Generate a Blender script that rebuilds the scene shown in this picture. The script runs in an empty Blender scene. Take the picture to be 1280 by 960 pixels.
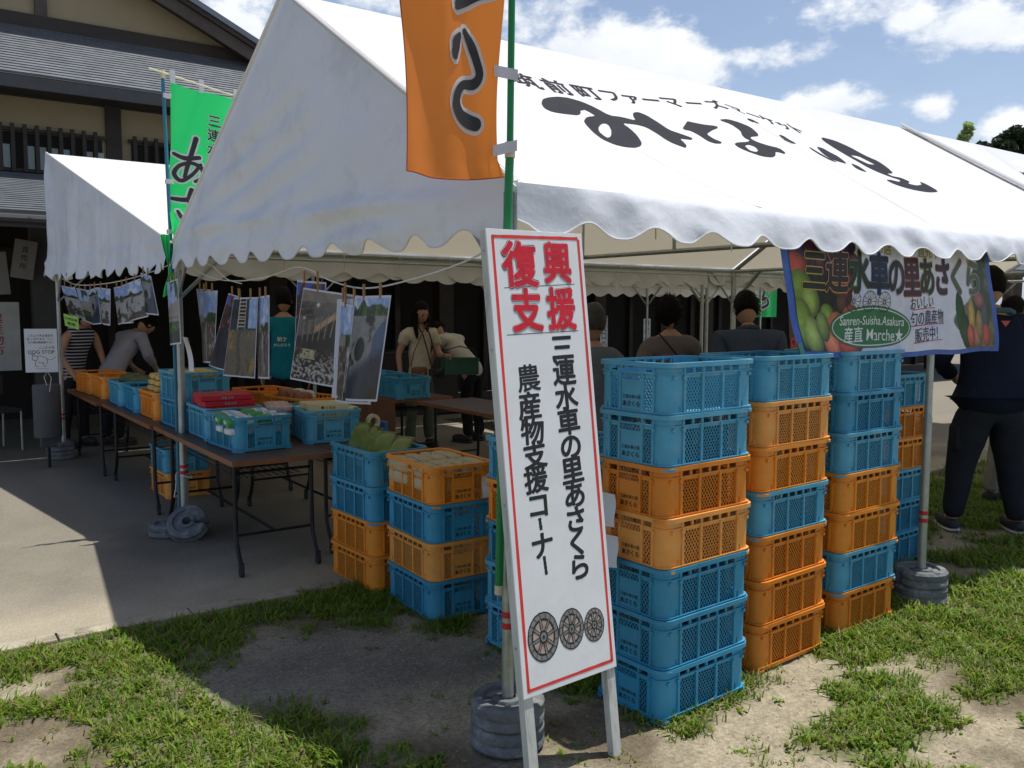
import bpy, bmesh, math, random
import numpy as np
from mathutils import Vector, Matrix, Euler
random.seed(7); RNG = np.random.default_rng(7)
R = math.radians
SC = bpy.context.scene
COL = SC.collection

# ------------------------------------------------------------------ camera
# world frame: metres, origin at the near corner leg of the big tent,
# +X runs along its open front, +Y runs back towards the building
cam_d = bpy.data.cameras.new('camera'); cam_d.sensor_width = 36; cam_d.lens = 30.46
cam_d.clip_start = .05; cam_d.clip_end = 3000
cam = bpy.data.objects.new('camera', cam_d); COL.objects.link(cam)
cam.matrix_world = (Matrix.Translation((-1.734, -2.430, 1.535)) @ Matrix.Rotation(R(-35.2), 4, 'Z')
                    @ Matrix.Rotation(R(90 - 4.9), 4, 'X') @ Matrix.Rotation(R(.15), 4, 'Z'))
SC.camera = cam

# ------------------------------------------------------------------ light
SUN = Vector((.27, -.035, 1)).normalized()
sl = bpy.data.lights.new('sun', 'SUN'); sl.energy = 4.6; sl.angle = R(.53); sl.color = (1, .955, .88)
so = bpy.data.objects.new('sun', sl); COL.objects.link(so)
so.rotation_euler = SUN.to_track_quat('Z', 'Y').to_euler(); so.location = (0, 0, 20)
world = bpy.data.worlds.new('World'); SC.world = world; world.use_nodes = True
SC.view_settings.view_transform = 'Standard'; SC.view_settings.look = 'None'
SC.view_settings.exposure = 0.10; SC.view_settings.gamma = 1

def build_world():
    nt = world.node_tree; N = nt.nodes; K = nt.links; N.clear()
    def nd(t, **kw):
        n = N.new(t)
        for k, v in kw.items(): setattr(n, k, v)
        return n
    def mt(op, a, b=None, c=None, clamp=False):
        n = nd('ShaderNodeMath', operation=op); n.use_clamp = clamp
        for i, v in enumerate((a, b, c)):
            if v is None: continue
            if isinstance(v, (int, float)): n.inputs[i].default_value = v
            else: K.new(v, n.inputs[i])
        return n.outputs[0]
    out = nd('ShaderNodeOutputWorld'); bg = nd('ShaderNodeBackground'); bg.inputs[1].default_value = .1
    K.new(bg.outputs[0], out.inputs[0])
    sky = nd('ShaderNodeTexSky', sky_type='NISHITA'); sky.sun_disc = False
    sky.sun_elevation = math.asin(SUN.z); sky.sun_rotation = math.atan2(SUN.x, SUN.y)
    sky.air_density = 1.0; sky.dust_density = 1.2; sky.ozone_density = 1.6
    tc = nd('ShaderNodeTexCoord'); sep = nd('ShaderNodeSeparateXYZ'); K.new(tc.outputs['Generated'], sep.inputs[0])
    az = mt('ARCTAN2', sep.outputs[0], sep.outputs[1]); el = mt('ARCSINE', sep.outputs[2])
    # plane-projected coordinates so that clouds flatten towards the horizon
    zz = mt('ADD', mt('MAXIMUM', sep.outputs[2], 0.0), .12)
    cx = mt('DIVIDE', sep.outputs[0], zz); cy = mt('DIVIDE', sep.outputs[1], zz)
    cb = nd('ShaderNodeCombineXYZ'); K.new(cx, cb.inputs[0]); K.new(cy, cb.inputs[1])
    def noise(vec, scale, det, rough=.55, off=0.0):
        n = nd('ShaderNodeTexNoise'); n.inputs['Scale'].default_value = scale
        n.inputs['Detail'].default_value = det; n.inputs['Roughness'].default_value = rough
        mp = nd('ShaderNodeMapping'); mp.inputs['Location'].default_value = (off, off * .7, off * .3)
        K.new(vec, mp.inputs[0]); K.new(mp.outputs[0], n.inputs[0]); return n.outputs[0]
    gen = noise(cb.outputs[0], .55, 7, .6, 3.1)
    ang = nd('ShaderNodeCombineXYZ'); K.new(az, ang.inputs[0]); K.new(mt('MULTIPLY', el, 1.5), ang.inputs[1])
    puff = noise(ang.outputs[0], 17, 9, .58, 1.3)
    puff2 = noise(ang.outputs[0], 60, 6, .6, 8.0)
    pf = mt('ADD', mt('MULTIPLY', mt('SUBTRACT', puff, .5), 1.9), mt('MULTIPLY', mt('SUBTRACT', puff2, .5), .5))
    # cumulus clouds: azimuth, elevation, half-width, half-height in degrees, density
    blobs = [(42.3, 15.9, 4.9, 2.4, 1), (45.6, 14.6, 3.4, 1.7, .95), (39.0, 16.4, 3.2, 1.5, .9), (55.0, 12.3, 2.3, 1.25, .95),
             (53.2, 12.2, 1.6, .9, .8), (62.6, 15.8, 3.6, 1.5, .9), (59.6, 16.6, 2.2, .9, .7), (60.6, 11.8, 1.0, .6, .42),
             (64.9, 10.0, 2.2, 1.3, .95), (67.8, 11.4, 2.0, 1.6, .95), (17.6, 16.3, 3.4, 2.6, 1), (21.5, 14.2, 3.5, 2.2, .9),
             (13.5, 17.5, 2.2, .9, .45), (27, 19.5, 4, 1.5, .8), (36.8, 17.9, 4.8, 1.8, .62), (50.5, 15.3, 3.4, .8, .48), (33, 20, 5, 2, .6), (57, 17.5, 4, 1.2, .5),
             (72, 13.5, 4, 2, .8), (80, 12, 6, 2.2, .9), (95, 16, 9, 3, .9), (5, 12, 6, 3, .8), (-12, 15, 8, 4, .9),
             (-40, 14, 10, 4, .9), (-75, 12, 9, 3, .9), (125, 13, 10, 4, .9), (160, 15, 9, 4, .9), (-110, 15, 10, 4, .9), (-150, 13, 9, 4, .9)]
    tot = None; grad = None
    for a0, e0, rx, ry, dn in blobs:
        dx = mt('MULTIPLY', mt('SUBTRACT', az, R(a0)), 1 / R(rx)); dy = mt('MULTIPLY', mt('SUBTRACT', el, R(e0)), 1 / R(ry))
        d = mt('SQRT', mt('ADD', mt('MULTIPLY', dx, dx), mt('MULTIPLY', dy, dy)))
        m = mt('MULTIPLY', mt('SMOOTH_MIN', mt('SUBTRACT', 1.25, d), 1.0, .3), dn)
        g = mt('MULTIPLY', mt('MAXIMUM', m, 0.0), dy)
        tot = m if tot is None else mt('MAXIMUM', tot, m)
        grad = g if grad is None else mt('ADD', grad, g)
    v = mt('ADD', tot, pf)
    r1 = nd('ShaderNodeMapRange', interpolation_type='SMOOTHSTEP'); r1.inputs[1].default_value = .02; r1.inputs[2].default_value = .62
    K.new(v, r1.inputs[0])
    r2 = nd('ShaderNodeMapRange', interpolation_type='SMOOTHSTEP'); r2.inputs[1].default_value = .52; r2.inputs[2].default_value = .78
    r2.inputs[4].default_value = .62
    K.new(mt('ADD', gen, mt('MULTIPLY', pf, .10)), r2.inputs[0])
    high = nd('ShaderNodeMapRange', interpolation_type='SMOOTHSTEP'); high.inputs[1].default_value = R(17); high.inputs[2].default_value = R(30)
    high.inputs[3].default_value = .25; high.inputs[4].default_value = .55
    K.new(el, high.inputs[0])
    mask = mt('MAXIMUM', r1.outputs[0], mt('MULTIPLY', r2.outputs[0], high.outputs[0]), clamp=True)
    shade = mt('ADD', mt('ADD', .66, mt('MULTIPLY', grad, .30)), mt('MULTIPLY', pf, .42), clamp=True)
    ccol = nd('ShaderNodeMix', data_type='RGBA'); K.new(shade, ccol.inputs[0])
    ccol.inputs[6].default_value = (6.0, 6.8, 8.0, 1); ccol.inputs[7].default_value = (10.2, 10.3, 10.4, 1)
    tint = nd('ShaderNodeMix', data_type='RGBA', blend_type='MULTIPLY'); tint.inputs[0].default_value = 1
    K.new(sky.outputs[0], tint.inputs[6]); tint.inputs[7].default_value = (1.0, 1.0, 1.05, 1)
    veil = nd('ShaderNodeMapRange', interpolation_type='SMOOTHSTEP'); veil.inputs[1].default_value = 0; veil.inputs[2].default_value = R(38)
    veil.inputs[3].default_value = .46; veil.inputs[4].default_value = 0; K.new(el, veil.inputs[0])
    thin = mt('ADD', veil.outputs[0], mt('MULTIPLY', mt('SUBTRACT', gen, .45), mt('MULTIPLY', veil.outputs[0], 1.8)), clamp=True)
    vc = nd('ShaderNodeMix', data_type='RGBA'); K.new(thin, vc.inputs[0]); K.new(tint.outputs[2], vc.inputs[6]); vc.inputs[7].default_value = (6.3, 7.7, 9.8, 1)
    mx = nd('ShaderNodeMix', data_type='RGBA'); K.new(mask, mx.inputs[0])
    K.new(vc.outputs[2], mx.inputs[6]); K.new(ccol.outputs[2], mx.inputs[7])
    K.new(mx.outputs[2], bg.inputs[0])
build_world()

# ------------------------------------------------------------------ materials
MATS = {}
def srgb(r, g, b):
    f = lambda c: (c / 255 / 12.92) if c / 255 <= .04045 else ((c / 255 + .055) / 1.055) ** 2.4
    return (f(r), f(g), f(b), 1)
def mat(name, col, rough=.6, metal=0, var=.12, vscale=6, bump=.0, bscale=60, spec=.4, trans=0, tcol=None,
        wear=None, wear_amt=.5, wear_scale=3, attr=None, stretch=None, sss=None):
    if name in MATS: return MATS[name]
    m = bpy.data.materials.new(name); m.use_nodes = True; MATS[name] = m
    nt = m.node_tree; N = nt.nodes; K = nt.links; N.clear()
    out = N.new('ShaderNodeOutputMaterial'); p = N.new('ShaderNodeBsdfPrincipled')
    p.inputs['Roughness'].default_value = rough; p.inputs['Metallic'].default_value = metal
    p.inputs['Specular IOR Level'].default_value = spec
    tc = N.new('ShaderNodeTexCoord'); vec = tc.outputs['Object']
    if stretch:
        mp = N.new('ShaderNodeMapping'); mp.inputs['Scale'].default_value = stretch
        K.new(vec, mp.inputs[0]); vec = mp.outputs[0]
    if attr:
        a = N.new('ShaderNodeAttribute'); a.attribute_name = attr; base = a.outputs['Color']
    else:
        c = N.new('ShaderNodeRGB'); c.outputs[0].default_value = (*col[:3], 1); base = c.outputs[0]
    if var:
        n = N.new('ShaderNodeTexNoise'); n.inputs['Scale'].default_value = vscale; n.inputs['Detail'].default_value = 6
        n.inputs['Roughness'].default_value = .65
        K.new(vec, n.inputs[0])
        mr = N.new('ShaderNodeMapRange'); mr.inputs[1].default_value = .3; mr.inputs[2].default_value = .7
        mr.inputs[3].default_value = 1 - var; mr.inputs[4].default_value = 1 + var
        K.new(n.outputs[0], mr.inputs[0])
        x = N.new('ShaderNodeVectorMath'); x.operation = 'SCALE'; K.new(base, x.inputs[0]); K.new(mr.outputs[0], x.inputs['Scale'])
        base = x.outputs[0]
        rr = N.new('ShaderNodeMapRange'); rr.inputs[3].default_value = max(0, rough - .12); rr.inputs[4].default_value = min(1, rough + .12)
        K.new(n.outputs[0], rr.inputs[0]); K.new(rr.outputs[0], p.inputs['Roughness'])
    if wear is not None:
        n2 = N.new('ShaderNodeTexNoise'); n2.inputs['Scale'].default_value = wear_scale; n2.inputs['Detail'].default_value = 9
        n2.inputs['Roughness'].default_value = .72; K.new(vec, n2.inputs[0])
        mr = N.new('ShaderNodeMapRange'); mr.interpolation_type = 'SMOOTHSTEP'
        mr.inputs[1].default_value = .5; mr.inputs[2].default_value = .68; mr.inputs[4].default_value = wear_amt
        K.new(n2.outputs[0], mr.inputs[0])
        x = N.new('ShaderNodeMix'); x.data_type = 'RGBA'; K.new(mr.outputs[0], x.inputs[0]); K.new(base, x.inputs[6])
        x.inputs[7].default_value = (*wear[:3], 1); base = x.outputs[2]
    K.new(base, p.inputs['Base Color'])
    bn = None
    if bump:
        n3 = N.new('ShaderNodeTexNoise'); n3.inputs['Scale'].default_value = bscale; n3.inputs['Detail'].default_value = 5
        K.new(vec, n3.inputs[0]); bn = N.new('ShaderNodeBump'); bn.inputs['Strength'].default_value = bump
        bn.inputs['Distance'].default_value = .01
        K.new(n3.outputs[0], bn.inputs['Height']); K.new(bn.outputs[0], p.inputs['Normal'])
    if trans:
        t = N.new('ShaderNodeBsdfTranslucent')
        if tcol: t.inputs[0].default_value = (*tcol[:3], 1)
        else: K.new(base, t.inputs[0])
        s = N.new('ShaderNodeMixShader'); s.inputs[0].default_value = trans
        K.new(p.outputs[0], s.inputs[1]); K.new(t.outputs[0], s.inputs[2]); K.new(s.outputs[0], out.inputs[0])
    else: K.new(p.outputs[0], out.inputs[0])
    return m

BLUE = mat('blue_crate_plastic', (.042, .30, .49), .42, var=.10, vscale=9, wear=(.10, .30, .42), wear_amt=.35, wear_scale=14, bump=.08, bscale=200)
BLUE2 = mat('faded_blue_plastic', (.075, .34, .50), .5, var=.14, vscale=7, wear=(.22, .38, .46), wear_amt=.5, wear_scale=9, bump=.1, bscale=150)
BLUE3 = mat('scuffed_blue_plastic', (.040, .27, .43), .5, var=.18, vscale=5, wear=(.16, .22, .22), wear_amt=.55, wear_scale=11, bump=.1, bscale=150)
ORANGE2 = mat('faded_orange_plastic', (.80, .34, .07), .5, var=.14, vscale=7, wear=(.66, .40, .18), wear_amt=.5, wear_scale=9, bump=.1, bscale=150)
ORANGE3 = mat('scuffed_orange_plastic', (.72, .23, .02), .5, var=.18, vscale=5, wear=(.38, .20, .08), wear_amt=.5, wear_scale=11, bump=.1, bscale=150)
ORANGE = mat('orange_crate_plastic', (.80, .28, .028), .42, var=.10, vscale=9, wear=(.55, .22, .05), wear_amt=.35, wear_scale=14, bump=.08, bscale=200)
INK = mat('black_ink', (.014, .014, .016), .6, var=.1)
CANVAS = mat('white_tent_canvas', (.80, .81, .84), .55, var=.025, vscale=2.5, bump=.10, bscale=9, spec=.3, trans=.20, tcol=(.80, .72, .54), wear=(.62, .63, .64), wear_amt=.16, wear_scale=2.2)
DRAPE = mat('hanging_tent_canvas', (.76, .79, .845), .6, var=.03, vscale=2.5, bump=.75, bscale=8, spec=.3, trans=.10, tcol=(.75, .74, .66), wear=(.50, .52, .55), wear_amt=.35, wear_scale=3.2)
ROOFPRINT = mat('dark_grey_roof_print', (.016, .017, .024), .75, spec=.15, var=.15, vscale=8)
STEEL = mat('galvanised_steel', (.42, .45, .44), .42, metal=.65, var=.18, vscale=14, wear=(.30, .31, .26), wear_amt=.5, wear_scale=20)
STEELW = mat('pale_painted_steel', (.50, .52, .50), .45, metal=.2, var=.12, vscale=10)
REDTAPE = mat('red_tape', (.55, .03, .04), .5)
WHITE = mat('white_paint', (.78, .79, .80), .5, var=.05, vscale=5, wear=(.60, .60, .60), wear_amt=.25, wear_scale=6)
OLDWHITE = mat('weathered_white_wood', (.55, .55, .52), .75, var=.15, vscale=12, wear=(.20, .19, .17), wear_amt=.75, wear_scale=9, bump=.4, bscale=60, stretch=(1, 1, .18))
PAPER = mat('white_paper', (.74, .76, .80), .7, var=.05, trans=.15)
REDPAINT = mat('red_line_paint', (.72, .045, .035), .5, var=.12, vscale=30)
REDMARK = mat('red_marker_fill', (.62, .012, .03), .5, var=.22, vscale=30)
BLACKMARK = mat('black_marker', (.018, .018, .02), .55, var=.3, vscale=30)
GREENPOLE = mat('green_pole_plastic', (.006, .21, .055), .35, var=.08)
BLUEPOLE = mat('teal_pole_plastic', (.02, .16, .24), .35, var=.08)
CREAM = mat('cream_plastic', (.62, .56, .38), .5, var=.1)
OFLAG = mat('orange_flag_polyester', (.93, .27, .045), .6, var=.05, vscale=4, trans=.5, tcol=(1.0, .31, .045), bump=.15, bscale=300)
GFLAG = mat('green_flag_polyester', (.03, .72, .18), .6, var=.05, vscale=4, trans=.38, tcol=(.03, .80, .20), bump=.15, bscale=300)
FLAGW = mat('flag_white_print', (.66, .66, .66), .6, var=.03, trans=.2)
FLAGK = mat('flag_black_print', (.022, .022, .024), .6, var=.05)
ROPEM = mat('white_rope', (.66, .66, .60), .8, var=.15, vscale=60)
CONC = mat('grey_weight_concrete', (.145, .155, .165), .8, var=.25, vscale=9, wear=(.36, .35, .32), wear_amt=.55, wear_scale=9, bump=.9, bscale=38)
BLACKM = mat('black_metal', (.02, .02, .022), .42, metal=.4, var=.2)
RUBBER = mat('black_rubber', (.03, .03, .032), .7, var=.2)
TABLETOP = mat('dark_brown_laminate', (.085, .055, .038), .45, var=.25, vscale=6, stretch=(1, .2, 1))
TABLEEDGE = mat('brown_table_edge', (.22, .085, .035), .45, var=.2, vscale=10)
DARKWOOD = mat('dark_stained_wood', (.040, .030, .024), .7, var=.3, vscale=7, bump=.3, bscale=50, stretch=(.2, 1, 1))
BARGE = mat('weathered_barge_board', (.075, .058, .048), .75, var=.35, vscale=8, bump=.4, bscale=40, stretch=(.2, 1, .3))
PLASTER = mat('ochre_plaster', (.33, .265, .165), .9, var=.07, vscale=3, bump=.2, bscale=120)
ROOFMETAL = mat('grey_roof_metal', (.165, .18, .20), .45, metal=.35, var=.12, vscale=4)
ROOFDARK = mat('dark_roof_groove', (.03, .032, .035), .7)
GLASS = mat('frosted_window_pane', (.36, .44, .42), .3, var=.08)
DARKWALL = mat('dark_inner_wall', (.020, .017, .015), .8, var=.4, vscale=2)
DARKGREY = mat('dark_grey_panel', (.05, .05, .052), .6, var=.2)
MIDGREY = mat('mid_grey_post', (.075, .076, .08), .7, var=.15, bump=.2, bscale=80)
SKIN = mat('skin', (.42, .235, .155), .55, var=.06, vscale=30)
HAIR = mat('black_hair', (.007, .006, .0055), .65, spec=.12, var=.4, vscale=60, bump=.6, bscale=120, stretch=(1, 1, .2))
def cloth(name, c, **k): return mat(name, c, .85, var=.16, vscale=7, bump=.7, bscale=16, spec=.12, **k)
def plain(name, c, rough=.5, **k): return mat(name, c, rough, **k)
PRINTM = mat('printed_picture', (1, 1, 1), .35, var=0, attr='Col', spec=.5)

# ------------------------------------------------------------------ mesh helpers
class MB:
    def __init__(s): s.v = []; s.f = []
    def add(s, vs, fs):
        o = len(s.v); s.v += [tuple(v) for v in vs]; s.f += [tuple(i + o for i in f) for f in fs]; return s
    def box(s, c, d, rot=None):
        x, y, z = (d[0] / 2, d[1] / 2, d[2] / 2); c = Vector(c)
        vs = [Vector((a * x, b * y, e * z)) for e in (-1, 1) for b in (-1, 1) for a in (-1, 1)]
        if rot is not None: vs = [rot @ v for v in vs]
        return s.add([v + c for v in vs], [(0, 2, 3, 1), (4, 5, 7, 6), (0, 1, 5, 4), (2, 6, 7, 3), (0, 4, 6, 2), (1, 3, 7, 5)])
    def span(s, a, b):
        return s.box([(a[i] + b[i]) / 2 for i in range(3)], [abs(b[i] - a[i]) for i in range(3)])
    def beam(s, p, q, w, h, up=(0, 0, 1)):
        p = Vector(p); q = Vector(q); d = (q - p); L = d.length; d.normalize(); u = Vector(up)
        x = d.cross(u)
        if x.length < 1e-4: x = d.cross(Vector((1, 0, 0)))
        x.normalize(); y = x.cross(d).normalized()
        vs = []
        for t in (p, q):
            for a, b in ((-1, -1), (1, -1), (1, 1), (-1, 1)): vs.append(t + x * a * w / 2 + y * b * h / 2)
        return s.add(vs, [(0, 1, 2, 3), (7, 6, 5, 4), (0, 4, 5, 1), (1, 5, 6, 2), (2, 6, 7, 3), (3, 7, 4, 0)])
    def tube(s, pts, r, n=8, cap=True):
        pts = [Vector(p) for p in pts]; rs = r if isinstance(r, (list, tuple)) else [r] * len(pts)
        rings = []; ref = None
        for i, p in enumerate(pts):
            d = (pts[min(i + 1, len(pts) - 1)] - pts[max(i - 1, 0)]).normalized()
            if ref is None:
                ref = d.orthogonal().normalized()
            ref = (ref - d * ref.dot(d)).normalized(); b = d.cross(ref)
            rings.append([p + (ref * math.cos(2 * math.pi * k / n) + b * math.sin(2 * math.pi * k / n)) * rs[i] for k in range(n)])
        vs = [v for g in rings for v in g]; fs = []
        for i in range(len(pts) - 1):
            for k in range(n):
                a = i * n + k; b2 = i * n + (k + 1) % n; fs.append((a, b2, b2 + n, a + n))
        if cap: fs.append(tuple(range(n))[::-1]); fs.append(tuple(range(len(vs) - n, len(vs))))
        return s.add(vs, fs)
    def lathe(s, prof, n=24, c=(0, 0, 0), closed=False):
        vs = []; m = len(prof)
        for k in range(n):
            a = 2 * math.pi * k / n
            for r, z in prof: vs.append((c[0] + r * math.cos(a), c[1] + r * math.sin(a), c[2] + z))
        fs = []
        for k in range(n):
            for i in range(m if closed else m - 1):
                j = (i + 1) % m; k2 = (k + 1) % n
                fs.append((k * m + i, k2 * m + i, k2 * m + j, k * m + j))
        return s.add(vs, fs)
    def prism(s, poly, z0, z1):
        n = len(poly); vs = [(x, y, z0) for x, y in poly] + [(x, y, z1) for x, y in poly]
        fs = [tuple(range(n))[::-1], tuple(range(n, 2 * n))] + [(i, (i + 1) % n, n + (i + 1) % n, n + i) for i in range(n)]
        return s.add(vs, fs)
    def grid(s, fn, nu, nv):
        vs = [fn(i / nu, j / nv) for j in range(nv + 1) for i in range(nu + 1)]
        fs = [(j * (nu + 1) + i, j * (nu + 1) + i + 1, (j + 1) * (nu + 1) + i + 1, (j + 1) * (nu + 1) + i) for j in range(nv) for i in range(nu)]
        return s.add(vs, fs)
    def blob(s, c, r, n=12, m=8, pw=1.0, fn=None, rot=None):
        vs = []; c = Vector(c)
        sg = lambda t: math.copysign(abs(t) ** pw, t)
        for j in range(m + 1):
            th = math.pi * j / m
            for i in range(n):
                ph = 2 * math.pi * i / n
                v = Vector((sg(math.cos(ph)) * sg(math.sin(th)), sg(math.sin(ph)) * sg(math.sin(th)), -sg(math.cos(th))))
                if fn: v = fn(v)
                v = Vector((v.x * r[0], v.y * r[1], v.z * r[2]))
                if rot is not None: v = rot @ v
                vs.append(c + v)
        fs = [(j * n + i, j * n + (i + 1) % n, (j + 1) * n + (i + 1) % n, (j + 1) * n + i) for j in range(m) for i in range(n)]
        return s.add(vs, fs)
    def mesh(s, name, m, smooth=False, bevel=0):
        me = bpy.data.meshes.new(name); me.from_pydata([tuple(v) for v in s.v], [], s.f); me.materials.append(m)
        if bevel:
            bm = bmesh.new(); bm.from_mesh(me); bmesh.ops.remove_doubles(bm, verts=bm.verts, dist=1e-6)
            bmesh.ops.bevel(bm, geom=[e for e in bm.edges if len(e.link_faces) == 2 and e.calc_face_angle(0) > .6], offset=bevel, segments=2, affect='EDGES', profile=.6)
            bm.to_mesh(me); bm.free()
        if smooth:
            me.polygons.foreach_set('use_smooth', [True] * len(me.polygons))
            try: me.set_sharp_from_angle(angle=R(42))
            except Exception: pass
        me.update(); return me

def link(name, me, parent=None, loc=None, rot=None):
    o = bpy.data.objects.new(name, me); COL.objects.link(o)
    if parent is not None: o.parent = parent
    if loc is not None: o.location = loc
    if rot is not None: o.rotation_euler = rot
    return o
def thing(name, label, cat, loc=(0, 0, 0), rz=0, group=None, rot=None):
    o = bpy.data.objects.new(name, None); COL.objects.link(o); o.empty_display_size = .1
    o.location = loc; o.rotation_euler = rot if rot else (0, 0, rz); tag(o, label, cat, group); return o
def tag(o, label=None, cat=None, group=None, kind=None):
    if label: o['label'] = label
    if cat: o['category'] = cat
    if group: o['group'] = group
    if kind: o['kind'] = kind
    return o
def part(name, mb, m, parent=None, smooth=False, bevel=0, label=None, world_co=False, kind=None, loc=None, rot=None):
    if world_co and parent is not None:
        bpy_l = Vector(parent.location)
        Mi = (Matrix.Translation(bpy_l) @ Euler(parent.rotation_euler).to_matrix().to_4x4()).inverted()
        mb.v = [tuple(Mi @ Vector(v)) for v in mb.v]
    o = link(name, mb.mesh(name, m, smooth, bevel), parent, loc, rot)
    if label: o['label'] = label
    if kind: o['kind'] = kind
    return o
def struct(name, mb, m, **k):
    o = part(name, mb, m, **k); o['kind'] = 'structure'; return o
def copy_tree(o, parent=None, **over):
    c = o.copy(); COL.objects.link(c)
    c.parent = parent
    for ch in list(o.children): copy_tree(ch, c)
    return c

# flat lettering: polygons of a text, mapped through fn(u, v, lift) on to any surface
_tc = {}
def text_geo(body, size=1, off=0.0, res=4):
    key = (body, off, res)
    if key not in _tc:
        c = bpy.data.curves.new('t', 'FONT'); c.body = body; c.size = 1; c.offset = off; c.resolution_u = res
        c.align_x = 'CENTER'; c.fill_mode = 'BOTH'
        o = bpy.data.objects.new('t', c); COL.objects.link(o); bpy.context.view_layer.update()
        me = bpy.data.meshes.new_from_object(o)
        vs = [tuple(v.co) for v in me.vertices]; fs = [tuple(p.vertices) for p in me.polygons]
        bpy.data.objects.remove(o); bpy.data.curves.remove(c); bpy.data.meshes.remove(me)
        _tc[key] = (vs, fs)
    vs, fs = _tc[key]
    return [(x * size, (y - .38) * size) for x, y, z in vs], fs     # centred on the glyph middle
def bold_geo(body, size, off):
    # heavy stroke: the thin glyph laid down in a ring of small shifts, each a hair above the last
    if off <= .012: 
        vs, fs = text_geo(body, size, off if off <= .006 else .006); return vs, fs, [0] * len(vs)
    r = off - .004; rs = [(0, 0)] + [(r * math.cos(a), r * math.sin(a)) for a in [math.pi * 2 * k / 10 for k in range(10)]]
    if r > .045: rs += [(r * .5 * math.cos(a), r * .5 * math.sin(a)) for a in [math.pi * 2 * (k + .5) / 6 for k in range(6)]]
    V = []; F = []; Z = []
    for k, (dx, dy) in enumerate(rs):
        vs, fs = text_geo(body, size, 0.0); o = len(V); V += [(x + dx * size, y + dy * size) for x, y in vs]; F += [tuple(i + o for i in f) for f in fs]; Z += [k * .00003] * len(vs)
    return V, F, Z
def letters(name, items, fn, m, parent, cell=None, off=.02, label=None, lift=.0):
    """items: (text, u, v, size[, sx, rot, shear]) -> one mesh of lettering lying on a surface"""
    VS = []; FS = []; ZS = []
    for it in items:
        body, u, v, size = it[:4]; sx = it[4] if len(it) > 4 else 1; rot = it[5] if len(it) > 5 else 0; sh = it[6] if len(it) > 6 else 0
        vs, fs, zs = bold_geo(body, size, off); o = len(VS); ZS += zs
        cr, sr = math.cos(rot), math.sin(rot)
        for x, y in vs:
            x = x * sx + y * sh
            VS.append((u + x * cr - y * sr, v + x * sr + y * cr))
        FS += [tuple(i + o for i in f) for f in fs]
    return flat_on(name, VS, FS, fn, m, parent, cell, label, lift, ZS)
def flat_on(name, VS, FS, fn, m, parent, cell=None, label=None, lift=0, ZS=None):
    me = bpy.data.meshes.new(name); me.from_pydata([(x, y, ZS[i] if ZS else 0) for i, (x, y) in enumerate(VS)], [], FS)
    bm = bmesh.new(); bm.from_mesh(me)
    if cell:
        for ax in (0, 1):
            cs = [v.co[ax] for v in bm.verts]; k = math.floor(min(cs) / cell) + 1
            while k * cell < max(cs):
                co = [0, 0, 0]; co[ax] = k * cell; no = [0, 0, 0]; no[ax] = 1
                bmesh.ops.bisect_plane(bm, geom=bm.verts[:] + bm.edges[:] + bm.faces[:], plane_co=co, plane_no=no)
                k += 1
    for v in bm.verts: v.co = fn(v.co.x, v.co.y, lift + v.co.z)
    bm.to_mesh(me); bm.free(); me.materials.append(m)
    o = link(name, me, parent)
    if label: o['label'] = label
    return o
def poly_geo(outer, holes=()):
    """triangulated 2-D polygon with holes"""
    from mathutils.geometry import tessellate_polygon
    loops = [[Vector((x, y, 0)) for x, y in outer]] + [[Vector((x, y, 0)) for x, y in h] for h in holes]
    tris = tessellate_polygon(loops); vs = [(v.x, v.y) for l in loops for v in l]
    return vs, [tuple(t) for t in tris]

# small numpy noise for ground, wrinkles and printed pictures
_perm = RNG.random((256, 256))
def vnoise(x, y, s=0):
    x = np.asarray(x, float) + s * 17.3; y = np.asarray(y, float) + s * 9.1
    xi = np.floor(x).astype(int); yi = np.floor(y).astype(int); fx = x - xi; fy = y - yi
    fx = fx * fx * (3 - 2 * fx); fy = fy * fy * (3 - 2 * fy)
    g = lambda a, b: _perm[a & 255, b & 255]
    return (g(xi, yi) * (1 - fx) + g(xi + 1, yi) * fx) * (1 - fy) + (g(xi, yi + 1) * (1 - fx) + g(xi + 1, yi + 1) * fx) * fy
def fbm(x, y, o=4, s=0):
    t = 0; a = .5; n = 0
    for i in range(o):
        t = t + a * vnoise(np.asarray(x) * 2 ** i, np.asarray(y) * 2 ** i, s + i * 3); n += a; a *= .55
    return t / n
def sstep(a, b, x):
    t = np.clip((np.asarray(x, float) - a) / (b - a), 0, 1); return t * t * (3 - 2 * t)
def color_mesh(name, fn, rgb, m, parent, label=None, thick=0):
    """printed picture: a grid whose cells carry the picture's colours; rgb[row, col, 3], row 0 at the top"""
    h, w, _ = rgb.shape
    vs = [fn(i / w, 1 - j / h) for j in range(h + 1) for i in range(w + 1)]
    fs = [(j * (w + 1) + i, (j + 1) * (w + 1) + i, (j + 1) * (w + 1) + i + 1, j * (w + 1) + i + 1) for j in range(h) for i in range(w)]
    me = bpy.data.meshes.new(name); me.from_pydata([tuple(v) for v in vs], [], fs); me.materials.append(m)
    at = me.color_attributes.new('Col', 'FLOAT_COLOR', 'CORNER')
    lin = np.where(rgb <= .04045, rgb / 12.92, ((np.clip(rgb, 0, 1) + .055) / 1.055) ** 2.4)
    c = np.ones((h * w, 4, 4), np.float32); c[:, :, :3] = lin.reshape(-1, 1, 3)
    at.data.foreach_set('color', c.ravel())
    o = link(name, me, parent)
    if label: o['label'] = label
    return o

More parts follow.
